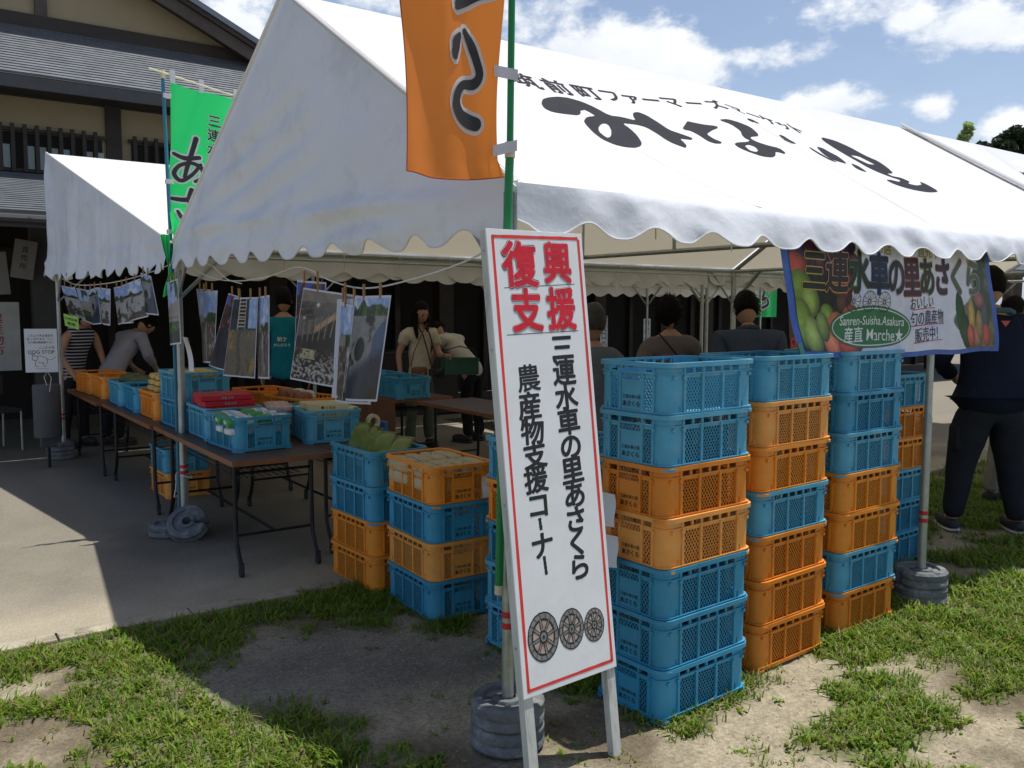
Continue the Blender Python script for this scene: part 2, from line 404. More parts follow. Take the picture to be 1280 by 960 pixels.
# outlines of the brush lettering, measured on the roof slope (metres along, fraction up)
LOGO = {
 'mi': [(1.032,0.645),(1.065,0.665),(1.09,0.676),(1.134,0.69),(1.169,0.699),(1.23,0.711),(1.265,0.715),(1.309,0.717),(1.337,0.715),(1.379,0.709),(1.403,0.702),(1.432,0.688),(1.449,0.675),(1.472,0.651),(1.497,0.643),(1.55,0.644),(1.584,0.641),(1.633,0.633),(1.656,0.636),(1.675,0.656),(1.689,0.666),(1.709,0.678),(1.726,0.683),(1.755,0.688),(1.772,0.686),(1.794,0.677),(1.804,0.665),(1.814,0.639),(1.817,0.621),(1.819,0.596),(1.828,0.583),(1.853,0.572),(1.872,0.563),(1.904,0.546),(1.908,0.539),(1.889,0.531),(1.873,0.53),(1.845,0.532),(1.828,0.533),(1.808,0.534),(1.796,0.526),(1.781,0.503),(1.768,0.49),(1.742,0.477),(1.727,0.475),(1.708,0.486),(1.697,0.493),(1.684,0.503),(1.679,0.511),(1.676,0.521),(1.675,0.532),(1.676,0.552),(1.673,0.566),(1.665,0.586),(1.651,0.596),(1.619,0.603),(1.586,0.605),(1.522,0.604),(1.501,0.596),(1.504,0.577),(1.5,0.561),(1.486,0.536),(1.47,0.517),(1.439,0.489),(1.418,0.474),(1.39,0.46),(1.365,0.451),(1.318,0.437),(1.287,0.432),(1.24,0.428),(1.213,0.428),(1.178,0.431),(1.159,0.437),(1.137,0.452),(1.132,0.466),(1.139,0.494),(1.149,0.513),(1.17,0.545),(1.181,0.559),(1.195,0.572),(1.213,0.582),(1.256,0.602),(1.288,0.611),(1.34,0.622),(1.356,0.63),(1.348,0.644),(1.341,0.65),(1.325,0.653),(1.313,0.652),(1.29,0.647),(1.277,0.641),(1.26,0.628),(1.245,0.621),(1.219,0.611),(1.193,0.606),(1.14,0.601),(1.102,0.597),(1.041,0.593),(1.015,0.594),(0.998,0.604),(0.999,0.613),(1.015,0.633)],
 'mih': [(1.253,0.548),(1.29,0.565),(1.314,0.574),(1.349,0.583),(1.36,0.583),(1.362,0.574),(1.351,0.563),(1.319,0.537),(1.293,0.521),(1.25,0.497),(1.226,0.486),(1.198,0.477),(1.189,0.478),(1.189,0.489),(1.191,0.497),(1.196,0.508),(1.206,0.518),(1.232,0.536)],
 'na': [(1.972,0.61),(2.019,0.627),(2.043,0.636),(2.069,0.646),(2.084,0.649),(2.103,0.645),(2.121,0.641),(2.156,0.634),(2.187,0.629),(2.243,0.624),(2.262,0.62),(2.261,0.613),(2.243,0.607),(2.188,0.597),(2.151,0.588),(2.096,0.574),(2.077,0.563),(2.076,0.543),(2.081,0.533),(2.095,0.522),(2.095,0.516),(2.082,0.511),(2.067,0.509),(2.038,0.509),(2.023,0.512),(2.006,0.521),(2.002,0.531),(2.004,0.553),(2.003,0.565),(1.995,0.582),(1.985,0.589),(1.959,0.593),(1.952,0.597),(1.956,0.603)],
 'na2': [(2.388,0.666),(2.441,0.669),(2.469,0.665),(2.502,0.652),(2.519,0.64),(2.538,0.62),(2.538,0.604),(2.519,0.577),(2.507,0.565),(2.488,0.555),(2.468,0.551),(2.427,0.55),(2.406,0.547),(2.386,0.539),(2.381,0.532),(2.385,0.519),(2.395,0.509),(2.418,0.495),(2.437,0.486),(2.472,0.474),(2.481,0.464),(2.474,0.448),(2.467,0.44),(2.453,0.435),(2.444,0.435),(2.434,0.441),(2.425,0.445),(2.41,0.449),(2.395,0.446),(2.366,0.433),(2.345,0.425),(2.31,0.418),(2.286,0.417),(2.247,0.423),(2.226,0.43),(2.202,0.446),(2.188,0.457),(2.172,0.476),(2.168,0.487),(2.175,0.501),(2.186,0.508),(2.211,0.513),(2.238,0.515),(2.292,0.516),(2.319,0.518),(2.347,0.525),(2.353,0.53),(2.345,0.54),(2.347,0.547),(2.36,0.561),(2.374,0.57),(2.399,0.585),(2.41,0.599),(2.417,0.626),(2.409,0.641),(2.381,0.659)],
 'na2h': [(2.245,0.495),(2.276,0.499),(2.291,0.498),(2.304,0.488),(2.303,0.48),(2.288,0.466),(2.275,0.459),(2.25,0.453),(2.236,0.453),(2.218,0.46),(2.216,0.468),(2.23,0.487)],
 'dot': [(2.651,0.676),(2.705,0.688),(2.728,0.687),(2.743,0.67),(2.726,0.66),(2.662,0.647),(2.639,0.648),(2.634,0.666)],
 'no': [(2.759,0.589),(2.806,0.599),(2.817,0.595),(2.803,0.572),(2.801,0.56),(2.809,0.545),(2.78,0.532),(2.683,0.507),(2.649,0.504),(2.643,0.52),(2.661,0.537),(2.723,0.574)],
 'c1': [(3.038,0.579),(3.03,0.555),(3.028,0.538),(3.027,0.51),(3.038,0.498),(3.073,0.488),(3.061,0.482),(2.994,0.474),(2.966,0.478),(2.951,0.499),(2.951,0.514),(2.968,0.54),(2.986,0.556),(3.027,0.579)],
 'c2': [(3.255,0.636),(3.306,0.64),(3.326,0.636),(3.334,0.619),(3.344,0.61),(3.363,0.599),(3.354,0.581),(3.305,0.539),(3.265,0.522),(3.194,0.514),(3.147,0.51),(3.078,0.505),(3.064,0.514),(3.091,0.543),(3.128,0.569),(3.21,0.619)],
 'c3': [(3.415,0.554),(3.453,0.547),(3.456,0.535),(3.428,0.503),(3.401,0.492),(3.35,0.49),(3.33,0.492),(3.319,0.502),(3.333,0.515),(3.385,0.546)],
 'ri': [(3.653,0.769),(3.743,0.768),(3.793,0.762),(3.851,0.743),(3.88,0.727),(3.906,0.696),(3.93,0.68),(3.977,0.661),(3.988,0.646),(3.978,0.617),(3.963,0.599),(3.928,0.572),(3.892,0.56),(3.815,0.551),(3.793,0.544),(3.802,0.534),(3.826,0.53),(3.891,0.531),(3.919,0.526),(3.941,0.51),(3.928,0.501),(3.868,0.487),(3.864,0.481),(3.91,0.477),(3.953,0.479),(4.032,0.49),(4.069,0.499),(4.1,0.516),(4.116,0.518),(4.135,0.509),(4.14,0.498),(4.136,0.474),(4.13,0.462),(4.114,0.449),(4.08,0.441),(3.993,0.431),(3.922,0.425),(3.797,0.421),(3.73,0.42),(3.655,0.421),(3.611,0.424),(3.554,0.431),(3.536,0.439),(3.538,0.458),(3.561,0.467),(3.629,0.478),(3.669,0.48),(3.723,0.479),(3.759,0.484),(3.814,0.5),(3.817,0.508),(3.77,0.514),(3.74,0.52),(3.694,0.532),(3.668,0.542),(3.635,0.558),(3.622,0.573),(3.617,0.599),(3.611,0.614),(3.598,0.634),(3.59,0.65),(3.577,0.68),(3.572,0.7),(3.57,0.729),(3.58,0.745),(3.612,0.763)],
 'rih': [(3.68,0.658),(3.763,0.666),(3.796,0.664),(3.816,0.648),(3.828,0.637),(3.845,0.621),(3.829,0.613),(3.763,0.608),(3.736,0.609),(3.719,0.617),(3.702,0.627),(3.665,0.648)],
 'rih2': [(3.704,0.745),(3.742,0.744),(3.758,0.737),(3.772,0.716),(3.765,0.707),(3.733,0.699),(3.719,0.701),(3.708,0.712),(3.702,0.722),(3.695,0.739)],
}

# ================================================================== the ground
def soil_mix(x, y):
    """grass cover 0..1 and gravel 0..1 at a ground point"""
    n = fbm(x * 1.9, y * 1.9, 5, 2); n2 = fbm(x * 6, y * 6, 4, 5)
    d = .545 + (n - .5) * 1.7 + (n2 - .5) * 1.3
    def bump(cx, cy, rx, ry, amt, rot=0):
        c, s = math.cos(rot), math.sin(rot)
        u = ((x - cx) * c + (y - cy) * s) / rx; v = (-(x - cx) * s + (y - cy) * c) / ry
        return amt * np.exp(-(u * u + v * v) ** 1.5)
    for b in [(-.35, 1.15, .42, .30, -.52, .2), (-.52, .95, .25, .26, -.42), (.05, .95, .36, .28, -.40), (.20, .55, .35, .4, -.42), (-1.42, .97, .26, .17, -.5),
              (.95, -.38, .34, .14, -.50, -.2), (1.35, -.28, .30, .10, -.42), (1.75, -.42, .22, .09, -.35), (.55, -.43, .12, .09, -.25), (1.5, -.93, .4, .14, -.35), (2.0, -.62, .5, .10, -.25),
              (.38, -.02, .3, .18, -.45), (-.2, .4, .3, .2, -.2), (3.9, .55, .8, .3, -.3),
              (-.6, 1.75, 1.2, .14, .55), (-1.15, 1.45, .45, .25, .35), (.35, 1.7, .4, .25, .35), (-.95, .85, .30, .35, .45), (-.75, .55, .3, .3, .42), (-.45, 1.52, .22, .10, .25),
              (2.6, -.55, .7, .30, .42), (3.6, -.5, 1.2, .45, .40), (.75, -.62, .22, .14, .30), (.6, -.30, .12, .08, .25), (1.15, -.75, .35, .14, .22), (.55, .55, .2, .4, .25), (2.0, -.25, .5, .1, .2),
              (5.5, .6, 2.5, .8, .35), (3.0, .0, 1.6, .8, .22), (2.5, -.75, .9, .35, .18), (4.5, -1.0, 2.5, .8, .3)]:
        d = d + bump(*b)
    grav = bump(-.45, 1.05, .55, .45, 1.0) + bump(.12, .8, .5, .4, .7)
    return np.clip(sstep(.32, .78, d), 0, 1), np.clip(grav, 0, 1)
def ground_z(x, y):
    k = sstep(1.9, 1.6, y) * sstep(14, 6, np.abs(x)) * sstep(9, 4, np.abs(y))
    return k * ((fbm(x * 2.3, y * 2.3, 4, 8) - .5) * .022 + (fbm(x * 14, y * 14, 3, 9) - .5) * .012 - .004)
def build_ground():
    xs = np.concatenate([[-900, -300, -120, -50, -20, -10, -6, -4], np.arange(-3, 5.5, .035), np.arange(5.6, 12, .3), [14, 20, 40, 80, 160, 300, 900]])
    ys = np.concatenate([[-900, -300, -100, -30, -12, -7, -4.5], np.arange(-3, 1.96, .035), np.arange(2.2, 6, .6), [8, 14, 30, 70, 150, 300, 900]])
    X, Y = np.meshgrid(xs, ys); Z = ground_z(X, Y)
    g, gr = soil_mix(X, Y)
    sandy = fbm(X * 2.6, Y * 2.6, 4, 11)[..., None]; fine = fbm(X * 24, Y * 24, 3, 12)[..., None]
    sand = np.array([.35, .305, .215]); dark = np.array([.155, .125, .085]); grass = np.array([.085, .105, .032]); gravel = np.array([.195, .185, .158])
    c = dark + (sand - dark) * sstep(.30, .58, sandy)
    c = c + (gravel - c) * gr[..., None] * .8
    c = c + (grass - c) * (g[..., None] * .62)
    c = c * (.78 + .44 * fine)
    me = bpy.data.meshes.new('ground'); ny, nx = X.shape
    vs = np.stack([X, Y, Z], -1).reshape(-1, 3)
    idx = np.arange(nx * ny).reshape(ny, nx)
    f = np.stack([idx[:-1, :-1], idx[:-1, 1:], idx[1:, 1:], idx[1:, :-1]], -1).reshape(-1, 4)
    me.from_pydata(vs.tolist(), [], f.tolist())
    at = me.color_attributes.new('Col', 'FLOAT_COLOR', 'POINT')
    cc = np.ones((nx * ny, 4), np.float32); cc[:, :3] = c.reshape(-1, 3); at.data.foreach_set('color', cc.ravel())
    m = mat('soil', (1, 1, 1), .95, var=.34, vscale=60, attr='Col', bump=1.0, bscale=110, wear=(.13, .11, .085), wear_amt=.45, wear_scale=26, spec=.1)
    me.materials.append(m); me.polygons.foreach_set('use_smooth', [True] * len(me.polygons))
    o = link('ground', me); o['kind'] = 'structure'
    # pavement sheet and its edge strip
    pm = mat('old_asphalt_concrete', (1, 1, 1), .9, attr='Col', var=.22, vscale=110, bump=.6, bscale=160, wear=(.42, .39, .32), wear_amt=.30, wear_scale=140, spec=.15)
    nt = pm.node_tree  # aggregate speckle
    xs = np.concatenate([[-60, -25, -12, -8], np.arange(-6, 9, .06), [10, 14, 20, 40, 100]]); ys = np.concatenate([np.arange(2.04, 4.2, .06), [4.4, 5, 6, 8, 12, 20, 60]])
    X, Y = np.meshgrid(xs, ys); ny, nx = X.shape; idx = np.arange(nx * ny).reshape(ny, nx)
    dust = np.clip(sstep(3.3, 2.1, Y + (fbm(X * 1.4, Y * 1.4, 4, 44) - .5) * 1.5) * .95, 0, 1)[..., None]
    c = np.array([.215, .195, .155]) * (1 - dust) + np.array([.36, .315, .235]) * dust; c = c * (.84 + .32 * fbm(X * 5, Y * 5, 4, 41))[..., None]
    st = sstep(.60, .72, fbm(X * .9, Y * .9, 4, 47))[..., None]; c = c * (1 - .25 * st)
    me = bpy.data.meshes.new('pavement'); me.from_pydata(np.stack([X, Y, X * 0 + .014], -1).reshape(-1, 3).tolist(), [], np.stack([idx[:-1, :-1], idx[:-1, 1:], idx[1:, 1:], idx[1:, :-1]], -1).reshape(-1, 4).tolist())
    at = me.color_attributes.new('Col', 'FLOAT_COLOR', 'POINT'); cc = np.ones((nx * ny, 4), np.float32); cc[:, :3] = c.reshape(-1, 3); at.data.foreach_set('color', cc.ravel())
    me.materials.append(pm); link('pavement', me)['kind'] = 'structure'
    b = MB()
    x = -9.0
    em = mat('pale_kerb_concrete', (.37, .33, .25), .9, var=.2, vscale=12, bump=.6, bscale=90, wear=(.17, .145, .10), wear_amt=.85, wear_scale=4)
    root = None
    while x < 14:
        b = MB(); b.span((x, 1.935, -.06), (x + .592, 2.038, .018 + random.uniform(-.002, .002)))
        o = part('kerb_stone', b, em, bevel=.006); o['kind'] = 'structure'
        x += .6
build_ground()

def grass_mesh():
    # tufts of blades; more and finer near the camera position, wider and fewer far off
    V = []; C = []; F = []
    def scatter(n, x0, x1, y0, y1, scale, bl):
        px = RNG.uniform(x0, x1, n); py = RNG.uniform(y0, y1, n)
        g, gr = soil_mix(px, py); keep = RNG.random(n) < (g ** 1.3) * (1 - .5 * gr) + .035 * (1 - .6 * gr)
        px, py = px[keep], py[keep]; g = g[keep]
        hh = (.015 + .021 * g) * (0.7 + .9 * fbm(px * 3, py * 3, 3, 4)) * scale
        for i in range(len(px)):
            nb = RNG.integers(*bl); cx, cy = px[i], py[i]; tone = RNG.uniform(.75, 1.25); z0 = float(ground_z(cx, cy)) - .004
            sp = .012 + .012 * g[i]
            wide = RNG.random() < .22
            yel = RNG.uniform(0, 1) ** 2
            for k in range(nb):
                a = RNG.uniform(0, 2 * math.pi); bx = cx + RNG.normal(0, sp); by = cy + RNG.normal(0, sp)
                h = hh[i] * RNG.uniform(.5, 1.35); lean = h * RNG.uniform(.25, 1.5); w = (RNG.uniform(.0016, .0034) * (2.3 if wide else 1)) * (scale ** 1.3)
                if wide: h *= .7
                dx, dy = math.cos(a), math.sin(a); o = len(V)
                V.extend([(bx - dy * w, by + dx * w, z0), (bx + dy * w, by - dx * w, z0),
                          (bx + dx * lean * .35 + dy * w * 1.1, by + dy * lean * .35 - dx * w * 1.1, z0 + h * .68), (bx + dx * lean * .35 - dy * w * 1.1, by + dy * lean * .35 + dx * w * 1.1, z0 + h * .68),
                          (bx + dx * lean, by + dy * lean, z0 + h)])
                F.append((o, o + 1, o + 2, o + 3)); F.append((o + 3, o + 2, o + 4))
                t = tone * RNG.uniform(.8, 1.2); y = yel * RNG.uniform(.5, 1)
                dead = RNG.random() < .10
                col = (.30, .24, .11, 1) if dead else ((.14 + .13 * y) * t, (.245 + .07 * y) * t, (.026 + .008 * y) * t, 1)
                C.extend([col] * 5)
    scatter(15500, -2.4, 2.6, -1.5, 1.93, 1.0, (7, 14))
    scatter(8200, 2.4, 6.0, -1.9, 1.93, 1.25, (6, 11))
    scatter(1600, 5.5, 10.0, -1.9, 1.93, 1.6, (6, 9))
    me = bpy.data.meshes.new('grass'); me.from_pydata(V, [], F)
    at = me.color_attributes.new('Col', 'FLOAT_COLOR', 'POINT'); at.data.foreach_set('color', np.array(C, np.float32).ravel())
    m = mat('grass_blades', (1, 1, 1), .5, var=0, attr='Col', trans=.42, spec=.25)
    me.materials.append(m); o = link('grass', me)
    tag(o, 'patchy short green grass growing on bare soil in front of the tents', 'grass', kind='stuff')
    # pebbles on the gravel patch
    n = 52000; px = RNG.uniform(-1.9, 2.6, n); py = RNG.uniform(-1.2, 1.9, n); g, gr = soil_mix(px, py)
    k = RNG.random(n) < gr * .9 * (1 - g * .8) + .07 * (1 - g); px, py = px[k], py[k]; b = MB(); cols = []
    for x, y in zip(px, py):
        r = RNG.uniform(.0018, .0055) * (1.7 if RNG.random() < .05 else 1); z = float(ground_z(x, y)); o = len(b.v)
        q = [RNG.uniform(.7, 1.3) for _ in range(6)]
        b.add([(x + r * q[0], y, z), (x, y + r * q[1], z), (x - r * q[2], y, z), (x, y - r * q[3], z), (x, y, z + r * q[4] * .7)], [(0, 1, 4), (1, 2, 4), (2, 3, 4), (3, 0, 4)])
        t = RNG.uniform(.5, 1.5); cols += [(.21 * t, .20 * t, .175 * t, 1)] * 5
    me = b.mesh('gravel', mat('gravel_stones', (1, 1, 1), .85, var=0, attr='Col'))
    at = me.color_attributes.new('Col', 'FLOAT_COLOR', 'POINT'); at.data.foreach_set('color', np.array(cols, np.float32).ravel())
    o = link('gravel', me); tag(o, 'small grey gravel strewn over the bare soil in the shade', 'gravel', kind='stuff')
grass_mesh()

# ================================================================== the building
def build_building():
    T = thing('farm_shop_building', 'dark timbered Japanese building with grey metal roofs and ochre plaster behind the tents', 'building', (0, 9, 0))
    def P(n, b, m, **k): return part(n, b, m, T, world_co=True, **k)
    # upper storey wall
    P('plaster_wall', MB().span((-5, 11.0, 3.25), (5.2, 11.15, 4.36)), PLASTER)
    P('wall_beam', MB().span((-5, 10.94, 4.34), (5.2, 11.2, 4.56)), DARKWOOD)
    for x in (-2.6, -.95 - .0, .75, 2.5, 4.2):
        if x == -.95: continue
        P('wall_post', MB().span((x, 10.95, 3.2), (x + .2, 11.1, 4.345)), DARKWOOD)
    def lattice(x0, x1, zt=3.92, zb=3.34, panes=True, step=.143):
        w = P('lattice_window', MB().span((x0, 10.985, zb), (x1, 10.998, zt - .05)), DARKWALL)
        x = x0 + .03; k = 0
        M = Matrix.Translation((0, -9, 0))
        def ch(n, b, m):
            o = part(n, b, m); o.parent = w
            o.data.transform(M) if o.data.users == 1 else None
        while x < x1:
            ch('slat', MB().span((x - .024, 10.86, zb), (x + .024, 10.905, zt + .045)), DARKWOOD)
            if panes and k % 5 != 4:
                ch('pane', MB().span((x + .03, 10.955, zb + .02), (x + step - .03, 10.975, zt - .22)), GLASS)
            x += step; k += 1
        for z in (zt - .02, zb + .03): ch('rail', MB().span((x0 - .05, 10.906, z - .022), (x1 + .05, 10.95, z + .022)), DARKWOOD)
    lattice(-1.72, .70); lattice(1.08, 2.4, panes=False); lattice(-4.4, -2.7)
    # roofs laid in horizontal metal courses
    def courses(y0, z0, y1, z1, x0, x1, n, name='roof_course'):
        dy, dz = (y1 - y0) / n, (z1 - z0) / n; L = math.hypot(dy, dz); ang = math.atan2(dz, dy)
        rot = Matrix.Rotation(ang, 3, 'X')
        for k in range(n):
            b = MB(); c = ((x0 + x1) / 2, y0 + dy * (k + .5), z0 + dz * (k + .5) + .012)
            b.box(c, (x1 - x0, L * .60, .030), rot)
            P(name, b, ROOFMETAL)
        b = MB(); b.box(((x0 + x1) / 2, (y0 + y1) / 2, (z0 + z1) / 2 - .03), (x1 - x0 - .02, math.hypot(y1 - y0, z1 - z0) - .02, .05), rot)
        P('roof_deck', b, ROOFDARK)
    courses(10.2, 4.45, 12.25, 5.60, -5, 5.2, 20)
    P('fascia', MB().span((-5, 10.17, 4.28), (5.2, 10.23, 4.43)), DARKGREY)
    P('soffit', MB().span((-5, 10.25, 4.355), (5.2, 10.93, 4.385)), DARKWOOD)
    courses(7.5, 2.48, 11.0, 3.33, -5, 24, 22)
    P('fascia', MB().span((-5, 7.47, 2.34), (24, 7.53, 2.455)), DARKGREY)
    P('gutter', MB().tube([(-5, 7.44, 2.42), (24, 7.44, 2.42)], .045, 8), DARKGREY)
    # gable above the pent roof
    ridge = (-1.6, 7.98); lo = (3.75, 5.55)
    poly = [(-5, 5.55), (3.35, 5.55), (3.35, 5.70), (-1.6, 7.95), (-5, 6.42)]
    b = MB(); n = len(poly); b.add([(x, 12.3, z) for x, z in poly] + [(x, 12.45, z) for x, z in poly], [tuple(range(n)), tuple(range(n, 2 * n))[::-1]] + [(i, n + i, n + (i + 1) % n, (i + 1) % n) for i in range(n)])
    P('gable_wall', b, PLASTER)
    P('gable_beam', MB().span((-5, 12.2, 5.58), (3.3, 12.32, 5.79)), DARKWOOD)
    for x in (.09, -1.75, -3.6): P('gable_post', MB().span((x, 12.22, 5.792), (x + .16, 12.31, 7.2 if x < 0 else 6.9)), BARGE)
    sl = (lo[1] - ridge[1]) / (lo[0] - ridge[0])
    def roofslab(name, dz0, dz1, y0, y1, m, xr=3.75):
        b = MB(); zz = lambda x: ridge[1] + sl * (x - ridge[0])
        pts = [(-1.6, zz(-1.6) + dz0), (xr, zz(xr) + dz0), (xr, zz(xr) + dz1), (-1.6, zz(-1.6) + dz1)]
        b.add([(x, y0, z) for x, z in pts] + [(x, y1, z) for x, z in pts], [(0, 1, 2, 3), (7, 6, 5, 4), (0, 4, 5, 1), (1, 5, 6, 2), (2, 6, 7, 3), (3, 7, 4, 0)])
        P(name, b, m)
        b = MB(); pts = [(-1.6, zz(-1.6) + dz0), (-5, zz(-1.6) - (-1.6 + 5) * abs(sl) + dz0), (-5, zz(-1.6) - 3.4 * abs(sl) + dz1), (-1.6, zz(-1.6) + dz1)]
        b.add([(x, y0, z) for x, z in pts] + [(x, y1, z) for x, z in pts], [(3, 2, 1, 0), (4, 5, 6, 7), (1, 5, 4, 0), (2, 6, 5, 1), (3, 7, 6, 2), (0, 4, 7, 3)])
        P(name, b, m)
    roofslab('barge_board', -.30, -.10, 11.78, 11.84, BARGE)
    roofslab('barge_cap', -.095, -.03, 11.72, 11.90, DARKWOOD)
    roofslab('eave_lining', -.13, -.085, 11.95, 12.29, DARKWOOD)
    roofslab('main_roof', -.02, .07, 11.68, 19, ROOFMETAL, 3.82)
    # ground floor: dark recessed front with posts, doors and glimpses of panels
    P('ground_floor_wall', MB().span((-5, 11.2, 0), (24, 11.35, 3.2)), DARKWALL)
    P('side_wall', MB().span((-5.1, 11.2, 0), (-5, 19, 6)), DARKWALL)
    P('door_frame_beam', MB().span((-5, 11.08, 2.15), (24, 11.195, 2.35)), DARKWOOD)
    x = -4.8
    while x < 23.5:
        P('door_stile', MB().span((x, 11.1, .02), (x + .10, 11.19, 2.14)), DARKWOOD); x += .92
    for x in (-3.3, -.38, 2.6, 5.4, 8.22, 8.7, 11.6, 14.6, 17.6, 20.3): 
        P('veranda_post', MB().span((x, 9.72, .015), (x + .27, 9.96, 2.78)), MIDGREY if x < 0 else DARKWOOD, bevel=.012)
    P('veranda_beam', MB().span((-5, 9.7, 2.79), (24, 9.98, 2.95)) if False else MB().span((-5, 9.99, 2.62), (24, 10.12, 2.80)), DARKWOOD)
    return T
build_building()

# ================================================================== the tents
ZE, ZR, HW, BAY, TL = 1.965, 3.08, 1.8, 2.65, 5.3
def roof_z(X, t): return ZE + (ZR - ZE) * t - .12 * abs(math.sin(math.pi * X / BAY)) * max(0, math.sin(math.pi * min(1, max(0, t)))) ** .8
class Skew:
    """tent frame slightly out of square, as set up by hand: dx/dy of its left end"""
    def __init__(s, ox, oy, k0): s.ox, s.oy, s.k0 = ox, oy, k0
    def x(s, X, Y): return s.ox + X + s.k0 * Y * (1 - X / TL)
def scallop(s, s0=0.0, amp=.050, pitch=.3): return amp * (math.cos(math.pi * (s - s0) / pitch) ** 2) ** 1.6
def valance_pts(fn, L, top, bot, s0, n_per=14, nv=8, out=1, wr=1, seed=0, ramp=False):
    """cloth strip: fn(s) -> Vector at eave, outward normal; returns grid and hem line"""
    nu = int(L / .3 * n_per); b = MB(); hem = []
    def g(u, v):
        s = u * L; p, nrm = fn(s); zb = bot + scallop(s, s0); zt = top; z = zt + (zb - zt) * v
        w = (float(fbm(s * 1.9, z * 3.5, 4, seed)) - .5) * .075 * wr * (.25 + .75 * v) + .012 * math.sin(s * 17 + seed) * v * wr + (.012 * v)
        w += (float(vnoise(s * 9 + z * 6, z * 9, seed + 4)) - .5) * .012 * wr
        if ramp: w = w * float(sstep(0, .5, s)) + float(sstep(.05, .9, s)) * .060 * v ** .5 + .004
        sagz = (float(vnoise(s * 1.3, .5, seed + 7)) - .5) * .02 * v
        return (p.x + nrm.x * w * out, p.y + nrm.y * w * out, z + sagz)
    b.grid(g, nu, nv)
    hem = [b.v[nv * (nu + 1) + i] for i in range(nu + 1)]
    return b, hem
def add_leg(T, x, y, label=None, tape=True, h=1.93):
    b = MB().tube([(x, y, .02), (x, y, h)], .0185, 10).tube([(x, y, .02), (x, y, .98)], .0215, 10)
    l = part('leg', b, STEEL, T, world_co=True, smooth=True)
    if tape:
        for z in (.42, .46):
            q = part('tape_band', MB().tube([(x, y, z), (x, y, z + .022)], .0226, 10), REDTAPE, T, world_co=True, smooth=True)
            q.parent = l
    return l
def frame(T, sk, oy, depth, ridge_y, zr, xs, west=True, mono=False, noleg=()):
    X = lambda a, y: sk.x(a, y); k_gable = sk.k0 == -.058
    for a in xs:
        for y in (0, depth):
            if (a, y) in noleg: continue
            xx, yy = X(a, y), oy + y
            if sk.k0 == -.058 and a == 0 and y == 0: xx -= .035
            add_leg(T, xx, yy, h=1.93 if not (mono and y == depth) else zr - .05)
            # knee braces
            for sx, sy in ((1, 0), (-1, 0), (0, 1 if y == 0 else -1)):
                if (a == xs[0] and sx < 0) or (a == xs[-1] and sx > 0): continue
                b = MB().tube([(xx, yy, 1.60), (xx + sx * .33, yy + sy * .33, 1.925)], .010, 6)
                part('knee_brace', b, STEEL, T, world_co=True, smooth=True)
        b = MB().tube([(X(a, 0), oy, 1.935), (X(a, depth), oy + depth, 1.935)], .016, 8)
        part('tie_beam', b, STEEL, T, world_co=True, smooth=True)
        if mono:
            part('rafter', MB().tube([(X(a, 0), oy, 1.935), (X(a, depth), oy + depth, zr - .035)], .016, 8), STEEL, T, world_co=True, smooth=True)
        else:
            for y in (0, depth):
                part('rafter', MB().tube([(X(a, y), oy + y, 1.935), (X(a, ridge_y), oy + ridge_y, zr - .04)], .016, 8), STEEL, T, world_co=True, smooth=True)
                if a or k_gable is False: part('rafter_strut', MB().tube([(X(a, y), oy + y + (.9 if y == 0 else -.9), 1.935), (X(a, y), oy + y + (.9 if y == 0 else -.9), 2.46)], .010, 6), STEEL, T, world_co=True, smooth=True)
            part('king_post', MB().tube([(X(a, ridge_y), oy + ridge_y, 1.935), (X(a, ridge_y), oy + ridge_y, zr - .045)], .013, 8), STEEL, T, world_co=True, smooth=True)
    a0, a1 = xs[0], xs[-1]
    lines = [(0, 1.935)] + [(depth, 1.935 if not mono else zr - .04)] + ([] if mono else [(ridge_y, zr - .04)])
    for y, z in lines:
        part('purlin', MB().tube([(X(a0, y), oy + y, z), (X(a1, y), oy + y, z)], .018, 8), STEEL, T, world_co=True, smooth=True)
    for y in (.0, depth) if not mono else (0,):
        part('curtain_rail', MB().tube([(X(a0, y), oy + y + (.05 if y == 0 else -.05), 1.885), (X(a1, y), oy + y + (.05 if y == 0 else -.05), 1.885)], .009, 6), STEEL, T, world_co=True, smooth=True)

